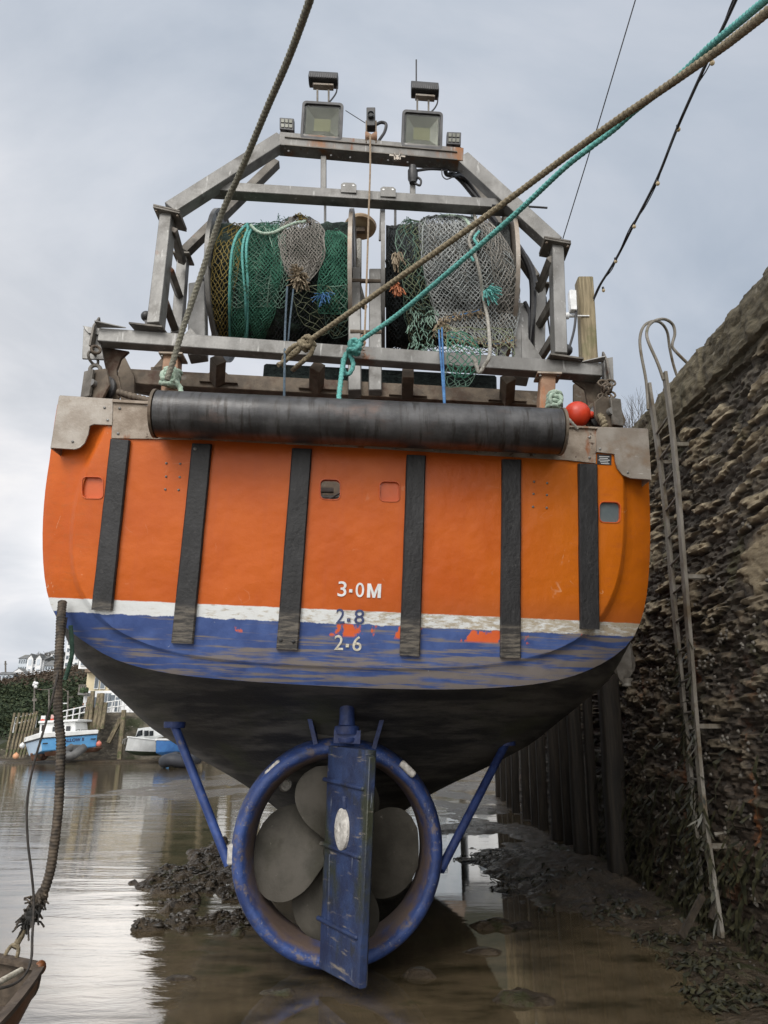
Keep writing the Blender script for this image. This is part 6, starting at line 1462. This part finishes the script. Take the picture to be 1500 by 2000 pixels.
for (x, y, r_, mt, lb_) in ((171,893,.42,white_paint,'pale round fender on the left end of the blue workboat'),(123,973,.48,mat('faded_orange_buoy', (.55,.27,.14), (.65,.36,.22), 4, U1, .6, 0, 0),'faded orange buoy lying by the leaning piles'),(762,880,.44,mat('faded_pink_buoy', (.5,.14,.1), (.6,.22,.17), 4, U1, .6, 0, 0),'pinkish red fender at the right end of the blue workboat')):
    mb = MB(); mb.sphere(zp(x,y,52.0), r_*.42, 14, 10); mb.lathe(zp(x,y,52.0), (0,0,1), [(r_*.38,.05),(r_*.52,.04),(r_*.52,0)], 8); tag(mb.build('buoy', mt, smooth=60), lb_, 'buoy')
# lofted little hulls
def loft_boat(root, bow, stern, beam, H, ms, mbm, roll=0, topm=None):
    bow = V(bow); stern = V(stern); fx = (bow-stern); L = fx.length; fx.normalize(); sd = fx.cross(V((0,0,1))).normalized(); up = sd.cross(fx); Rm = Matrix.Rotation(roll, 3, fx)
    sec = lambda t, k0=0: None
    def S(t):
        b_ = beam/2*(1-max(0, (t-.35)/.65)**2.3); fl = .55+.2*t; z0 = -.05 + .35*max(0, (t-.7)/.3)**2*H
        return b_, [( -b_, H*(1+.18*t*t)), (-b_*.93, H*.62), (-b_*.8, H*.3), (-b_*.45, H*.1+z0*.5), (0, z0), (b_*.45, H*.1+z0*.5), (b_*.8, H*.3), (b_*.93, H*.62), (b_, H*(1+.18*t*t))]
    T = lambda t, q: stern + fx*(L*t) + Rm @ (sd*q[0] + up*q[1])
    ra = [[T(i/14, q) for q in S(i/14*.995)[1]] for i in range(15)]
    mb = MB(); mb.grid([[r[0], r[1], r[2]] for r in ra]); mb.grid([[r[6], r[7], r[8]] for r in ra]); mb.add([ra[0][i] for i in range(9)], [tuple(range(9))]); mb.build('hull', ms, root, smooth=50)
    mb = MB(); mb.grid([r[2:7] for r in ra]); mb.build('hull_bottom', mbm, root, smooth=50)
    mb = MB(); mb.grid([[r[0]+V((0,0,-.05)), r[8]+V((0,0,-.05))] for r in ra]); mb.build('deck', topm or gel, root)
    for sgn in (0, 8):
        MB().tube([r[sgn] for r in ra], .05, 6).build('gunwale', topm or gel, root)
    return T
b2r = empty('cabin_cruiser', zp(1060, 985, 51), 'small white cabin cruiser tilted on the mud, half behind the hull', 'boat')
T2 = loft_boat(b2r, zp(944,985,49.6)+V((.1,0,.15)), zp(1190,985,54)+V((1.5,1.5,.15)), 2.3, .98, gel, mat('green_antifouling', (.03,.05,.03), (.06,.08,.05), 3, U1, .7, 0, 0), R(-6))
c0, c1_ = zp(1035,845,50.6), zp(1200,820,52); dv = V((.7,1.3,0))
hexa((zp(1060,755,50.8), zp(1190,742,52), zp(1190,742,52)+dv, zp(1060,755,50.8)+dv), (c0, c1_, c1_+dv, c0+dv)).build('cabin', gel, b2r, bevel=.05)
for pl in ([(1046,826),(1098,815),(1098,772),(1066,780)], [(1112,822),(1145,818),(1145,776),(1112,778)], [(1152,820),(1182,816),(1182,778),(1152,780)]):
    MB().prism([zp(x, y, 50.6+(x-1035)/165*1.4-.08) for x, y in pl], (0, .04, 0)).build('window', glass_dark, b2r)
for pts in ([(944,880),(950,846),(990,838),(1040,836)], [(960,884),(964,850)], [(990,870),(992,840)], [(1020,860),(1022,838)]):
    MB().tube([zp(x, y, 49.8+(x-944)/100*.6) for x, y in pts], .03, 6).build('pulpit_rail', galv, b2r)
b3 = empty('sailing_dinghy', zp(1262, 1030, 49), 'small bright blue dayboat with white top, dried out beside the cruiser', 'boat')
mid_blue = mat('royal_blue_hull_paint', (.035,.13,.36), (.05,.18,.44), 2, U1, .35, 0, 0)
loft_boat(b3, zp(1186,995,47.4)+V((.1,0,.15)), zp(1350,990,51)+V((1.2,1,.15)), 1.8, .85, mid_blue, mid_blue, R(5))
kb = [zp(1250,985,48.2), zp(1300,985,48.6), zp(1296,1040,48.6), zp(1254,1040,48.2)]; MB().prism(kb, (0,.2,0)).build('keel', sky_blue, b3)
MB().tube([zp(1200,868,47.6), zp(1205,845,47.6), zp(1260,850,48.3), zp(1290,870,48.6)], .025, 6).build('rail', galv, b3)
def inflatable(bowp, sternp, beam, r_, mt, lab):
    rt = empty('inflatable_dinghy', (V(bowp)+V(sternp))/2-V((0,0,r_)), lab, 'dinghy'); bowp = V(bowp); sternp = V(sternp); fx = (bowp-sternp).normalized(); sd = fx.cross(V((0,0,1))).normalized(); L = (bowp-sternp).length
    pts = [sternp+sd*beam/2] + [sternp+fx*L*.6+sd*beam/2] + [sternp+fx*L*.88+sd*beam*.36, bowp+V((0,0,.15)), sternp+fx*L*.88-sd*beam*.36] + [sternp+fx*L*.6-sd*beam/2, sternp-sd*beam/2]
    MB().tube(smooth_path(pts, 6), r_, 12).build('tube', mt, rt, smooth=60)
    MB().prism([sternp+sd*beam*.45-V((0,0,r_*.7)), sternp-sd*beam*.45-V((0,0,r_*.7)), sternp+fx*L*.8-sd*beam*.3-V((0,0,r_*.7)), sternp+fx*L*.8+sd*beam*.3-V((0,0,r_*.7))], (0,0,.06)).build('floor', mt, rt)
    MB().box(sternp+fx*.15+V((0,0,-.05)), sd*beam*.45, fx*.04, (0,0,r_)).build('transom', mt, rt)
grey_rubber = mat('grey_inflatable_rubber', (.05,.05,.05), (.1,.1,.098), 2, U1, .6, 0, 0)
inflatable(zp(500,990,49.0)+V((0,0,.05)), zp(605,905,49.8), 1.2, .27, grey_rubber, 'grey inflatable tender leaning on the blue workboat')
inflatable(zp(1320,1050,44)+V((0,0,.2)), zp(1440,985,46.5), 1.4, .36, mat('black_inflatable_rubber', (.014,.016,.022), (.03,.032,.04), 2, U1, .6, 0, 0), 'dark inflatable tender on the mud just left of the hull')

# ---------------------------------------------------------------- hill, scrub and houses
def hillz(x, y):
    t = max(0, min(1, (y-80)/150)); base = 1.0 + (15.5 + max(0, min(12, (x+112)*.30)))*t**1.15
    base += 46*t*smoothstep(-.335, -.255, x/max(y, 1))
    return base + 2.2*noise.noise(V((x*.03, y*.03, 3)))*t*(1-t)*3
hg = MB(); hg.grid([[V((x, y, hillz(x, y))) for x in [-210+6*i for i in range(52)]] for y in [74+5*j for j in range(56)]])
hill_m = mat('hillside_turf', (.025,.03,.016), (.065,.05,.032), .05, U1, .95, 0, .4, .6, .3)
tag(hg.build('hillside', hill_m, smooth=180, fix=False), kind='structure')
def leafmat(n_, stops):
    m, k, b = newmat(n_); tc = k.new('ShaderNodeNewGeometry'); q = k.noise(tc.outputs['Position'], .22, 4, .6); q2 = k.new('ShaderNodeObjectInfo')
    k.put(b.inputs['Base Color'], k.ramp(k.math('ADD', k.math('MULTIPLY', q, .6), k.math('MULTIPLY', tc.outputs['Random Per Island'], .4)), stops)); b.inputs['Roughness'].default_value = .85; b.inputs['Specular IOR Level'].default_value = .2
    return m
scrub_g = leafmat('dark_green_scrub', [(.25,(.020,.030,.018)),(.5,(.036,.052,.028)),(.7,(.060,.072,.036))]); scrub_b = leafmat('brown_bracken', [(.25,(.045,.034,.024)),(.5,(.075,.056,.040)),(.7,(.105,.08,.058))])
rnd = random.Random(3)
def scatter(name, mt, lab, n, cond, zr, sz):
    mb = MB(); c = 0; tries = 0
    while c < n and tries < n*30:
        tries += 1; y = rnd.uniform(84, 228); x = rnd.uniform(-.62*y-6, -.14*y); 
        t = (y-80)/150
        if not cond(x, y, t): continue
        h = zr*abs(noise.noise(V((x*.12, y*.12, 9))))*1.6 + zr*.15; z = hillz(x, y) + rnd.random()*h; s = sz*rnd.uniform(.5, 1.2)*(.6+y/200)
        u = V((rnd.uniform(-1,1), rnd.uniform(-1,1), rnd.uniform(-.6,.6))).normalized(); v2 = u.cross(V((rnd.uniform(-1,1), rnd.uniform(-1,1), rnd.uniform(.2,1)))).normalized(); p = V((x, y, z))
        mb.add([p-u*s, p+v2*s*.5, p+u*s, p-v2*s*.5], [(0,1,2,3)]); c += 1
    tag(mb.build(name, mt, smooth=0, fix=False), lab, 'scrub', kind='stuff')
nzv = lambda x, y: .16*noise.noise(V((x*.04, y*.05, 1)))
scatter('scrub', scrub_g, 'dark green scrub covering the lower hillside', 60000, lambda x, y, t: t + nzv(x, y) < .42, 2.6, .28)
scatter('bracken', scrub_b, 'brown winter bracken on the upper hillside', 44000, lambda x, y, t: t + nzv(x, y) >= .36, 1.6, .24)
def hill_house(px0, pyt, px1, pyb, Y, wallm, lab, gable=False, roofh=.28, wins=(3, 2), roofm=None, gables=0, depth=9):
    a, b2 = P(px0, pyb, Y), P(px1, pyt, Y); W = b2.x-a.x; H = b2.z-a.z; rh = H*roofh; wh = H-rh
    r_ = empty('hill_house', V(((a.x+b2.x)/2, Y, a.z)), lab, 'house', 'houses along the hilltop')
    MB().box(V(((a.x+b2.x)/2, Y+depth/2, a.z+wh/2-2)), (W/2, 0, 0), (0, depth/2, 0), (0, 0, wh/2+2)).build('wall', wallm, r_)
    if gable: MB().prism([V((a.x-.3, Y-.3, a.z+wh)), V((b2.x+.3, Y-.3, a.z+wh)), V(((a.x+b2.x)/2, Y-.3, a.z+H))], (0, depth+.6, 0)).build('roof', roofm or slate, r_); MB().prism([V((a.x, Y-.32, a.z+wh-.05)), V((b2.x, Y-.32, a.z+wh-.05)), V(((a.x+b2.x)/2, Y-.32, a.z+H-.4))], (0, -.05, 0)).build('gable_wall', wallm, r_)
    else: MB().prism([V((a.x-.3, Y-.4, a.z+wh)), V((a.x-.3, Y+depth+.4, a.z+wh)), V((a.x-.3, Y+depth/2, a.z+H))], (W+.6, 0, 0)).build('roof', roofm or slate, r_)
    for g_ in range(gables):
        gx = lerp(a.x, b2.x, (g_+.5)/gables); gw = W/gables*.33
        gb = MB().prism([V((gx-gw, Y-.9, a.z)), V((gx+gw, Y-.9, a.z)), V((gx+gw, Y-.9, a.z+wh*1.03)), V((gx, Y-.9, a.z+H*.97)), V((gx-gw, Y-.9, a.z+wh*1.03))], (0, 1, 0)).build('gabled_bay', wallm, r_)
        for f_ in range(2): 
            c = V((gx, Y-.95, a.z+wh*(.35+.5*f_))); w_ = MB().cube(c, gw*1.05, .1, wh*.3).build('window', pale_r, gb)
        MB().prism([V((gx-gw*1.25, Y-1, a.z+wh*.98)), V((gx, Y-1, a.z+H)), V((gx+gw*1.25, Y-1, a.z+wh*.98)), V((gx, Y-1, a.z+H*1.05))], (0, 4, 0)).build('bay_roof', roofm or slate, gb)
    for f_ in range(wins[1]):
        for i in range(wins[0]):
            c = V((lerp(a.x, b2.x, (i+.5)/wins[0]), Y-.05, a.z+wh*(f_+.55)/wins[1])); w_ = MB().cube(c, min(1.6, W/wins[0]*.5), .12, wh/wins[1]*.5).build('window', win_m, r_)
hill_house(31, 1276, 56, 1327, 245, pale_r, 'grey blue slate roofed block behind the white gabled house', roofh=.2, wins=(4, 3))
hill_house(48, 1279, 88, 1326, 238, white_r, 'big white house with twin gabled bays on the hilltop', roofh=.2, wins=(3, 3), gables=2)
hill_house(25, 1304, 49, 1326, 234, white_r, 'low white house with a dark pitched roof left of the big gabled one', True, .42, wins=(1, 1))
hill_house(-12, 1310, 26, 1334, 232, pale_r, 'long pale house row at the far left edge of the hill', roofh=.3, wins=(5, 1))
hill_house(85, 1287, 112, 1322, 232, pale_r, 'glazed house with a slate roof just left of the thick warp', roofh=.38, wins=(4, 2), roofm=slate)
hill_house(90, 1268, 112, 1290, 262, white_r, 'upper white house peeping over the glazed one', roofh=.35, wins=(2, 1))
hill_house(124, 1240, 160, 1306, 230, white_r, 'tall pale house right of the thick warp, under the hull edge', roofh=.15, wins=(3, 4))
hill_house(-14, 1333, 20, 1346, 205, white_r, 'low white terrace half way down the left hillside', roofh=.3, wins=(5, 1))
mb = MB(); mb.tube([P(11,1320,236), P(10.6,1291,236)], .25, 6); mb.tube([P(8,1297,236), P(14,1297,236)], .12, 5); tag(mb.build('flag_mast', galv_dark), 'slim mast on the hilltop at the far left', 'mast')
# bare tree above the quay and crown tips behind the houses
def bare_tree(base, H, spread, seed, lab, name='bare_tree', r0=.06, lev=5):
    rn_ = random.Random(seed); root = empty(name, base, lab, 'tree'); tw = MB(); tk = MB()
    def grow_(p, d, L, r_, l):
        q = p + d*L; mid_ = p.lerp(q, .5) + V((rn_.uniform(-1,1), rn_.uniform(-1,1), 0))*L*.06
        (tk if l > lev-2 else tw).tube([p, mid_, q], r_, 5 if l > 1 else 4, lambda i, L_, th: r_*(1-.2*i))
        if l == 0: return
        for i in range(rn_.choice([2, 3, 3])):
            nd = (d + V((rn_.uniform(-1,1), rn_.uniform(-1,1), rn_.uniform(-.2,.7)))*spread).normalized(); grow_(q if i else p.lerp(q, .8), nd, L*rn_.uniform(.62,.85), r_*.62, l-1)
    for i in range(3): grow_(V(base), V((rn_.uniform(-.3,.3), rn_.uniform(-.3,.3), 1)).normalized(), H*.3, r0, lev)
    bk_ = mat(name+'_bark', (.045,.036,.028), (.10,.08,.062), 8, U1, .9, 0, 0); tk.build('trunk', bk_, root); tw.build('crown', bk_, root)
for (px, s_, H) in ((1236, 5, 5.0), (1212, 8, 4.6), (1256, 12, 4.7)):
    t = P(px, 812, 16); bare_tree(V((t.x, 16, 5.5)), t.z-5.5+.6, .55, s_, {1236:'middle bare winter shrub showing above the quay corner',1212:'left bare winter shrub showing above the quay corner',1256:'right bare winter shrub beside the wall coping'}[px], 'bare_shrub', .03, 5)
bare_tree(P(84, 1300, 250)-V((0,0,3)), 9, .6, 21, 'dark bare tree rising behind the big gabled house', 'bare_tree', .35, 5)
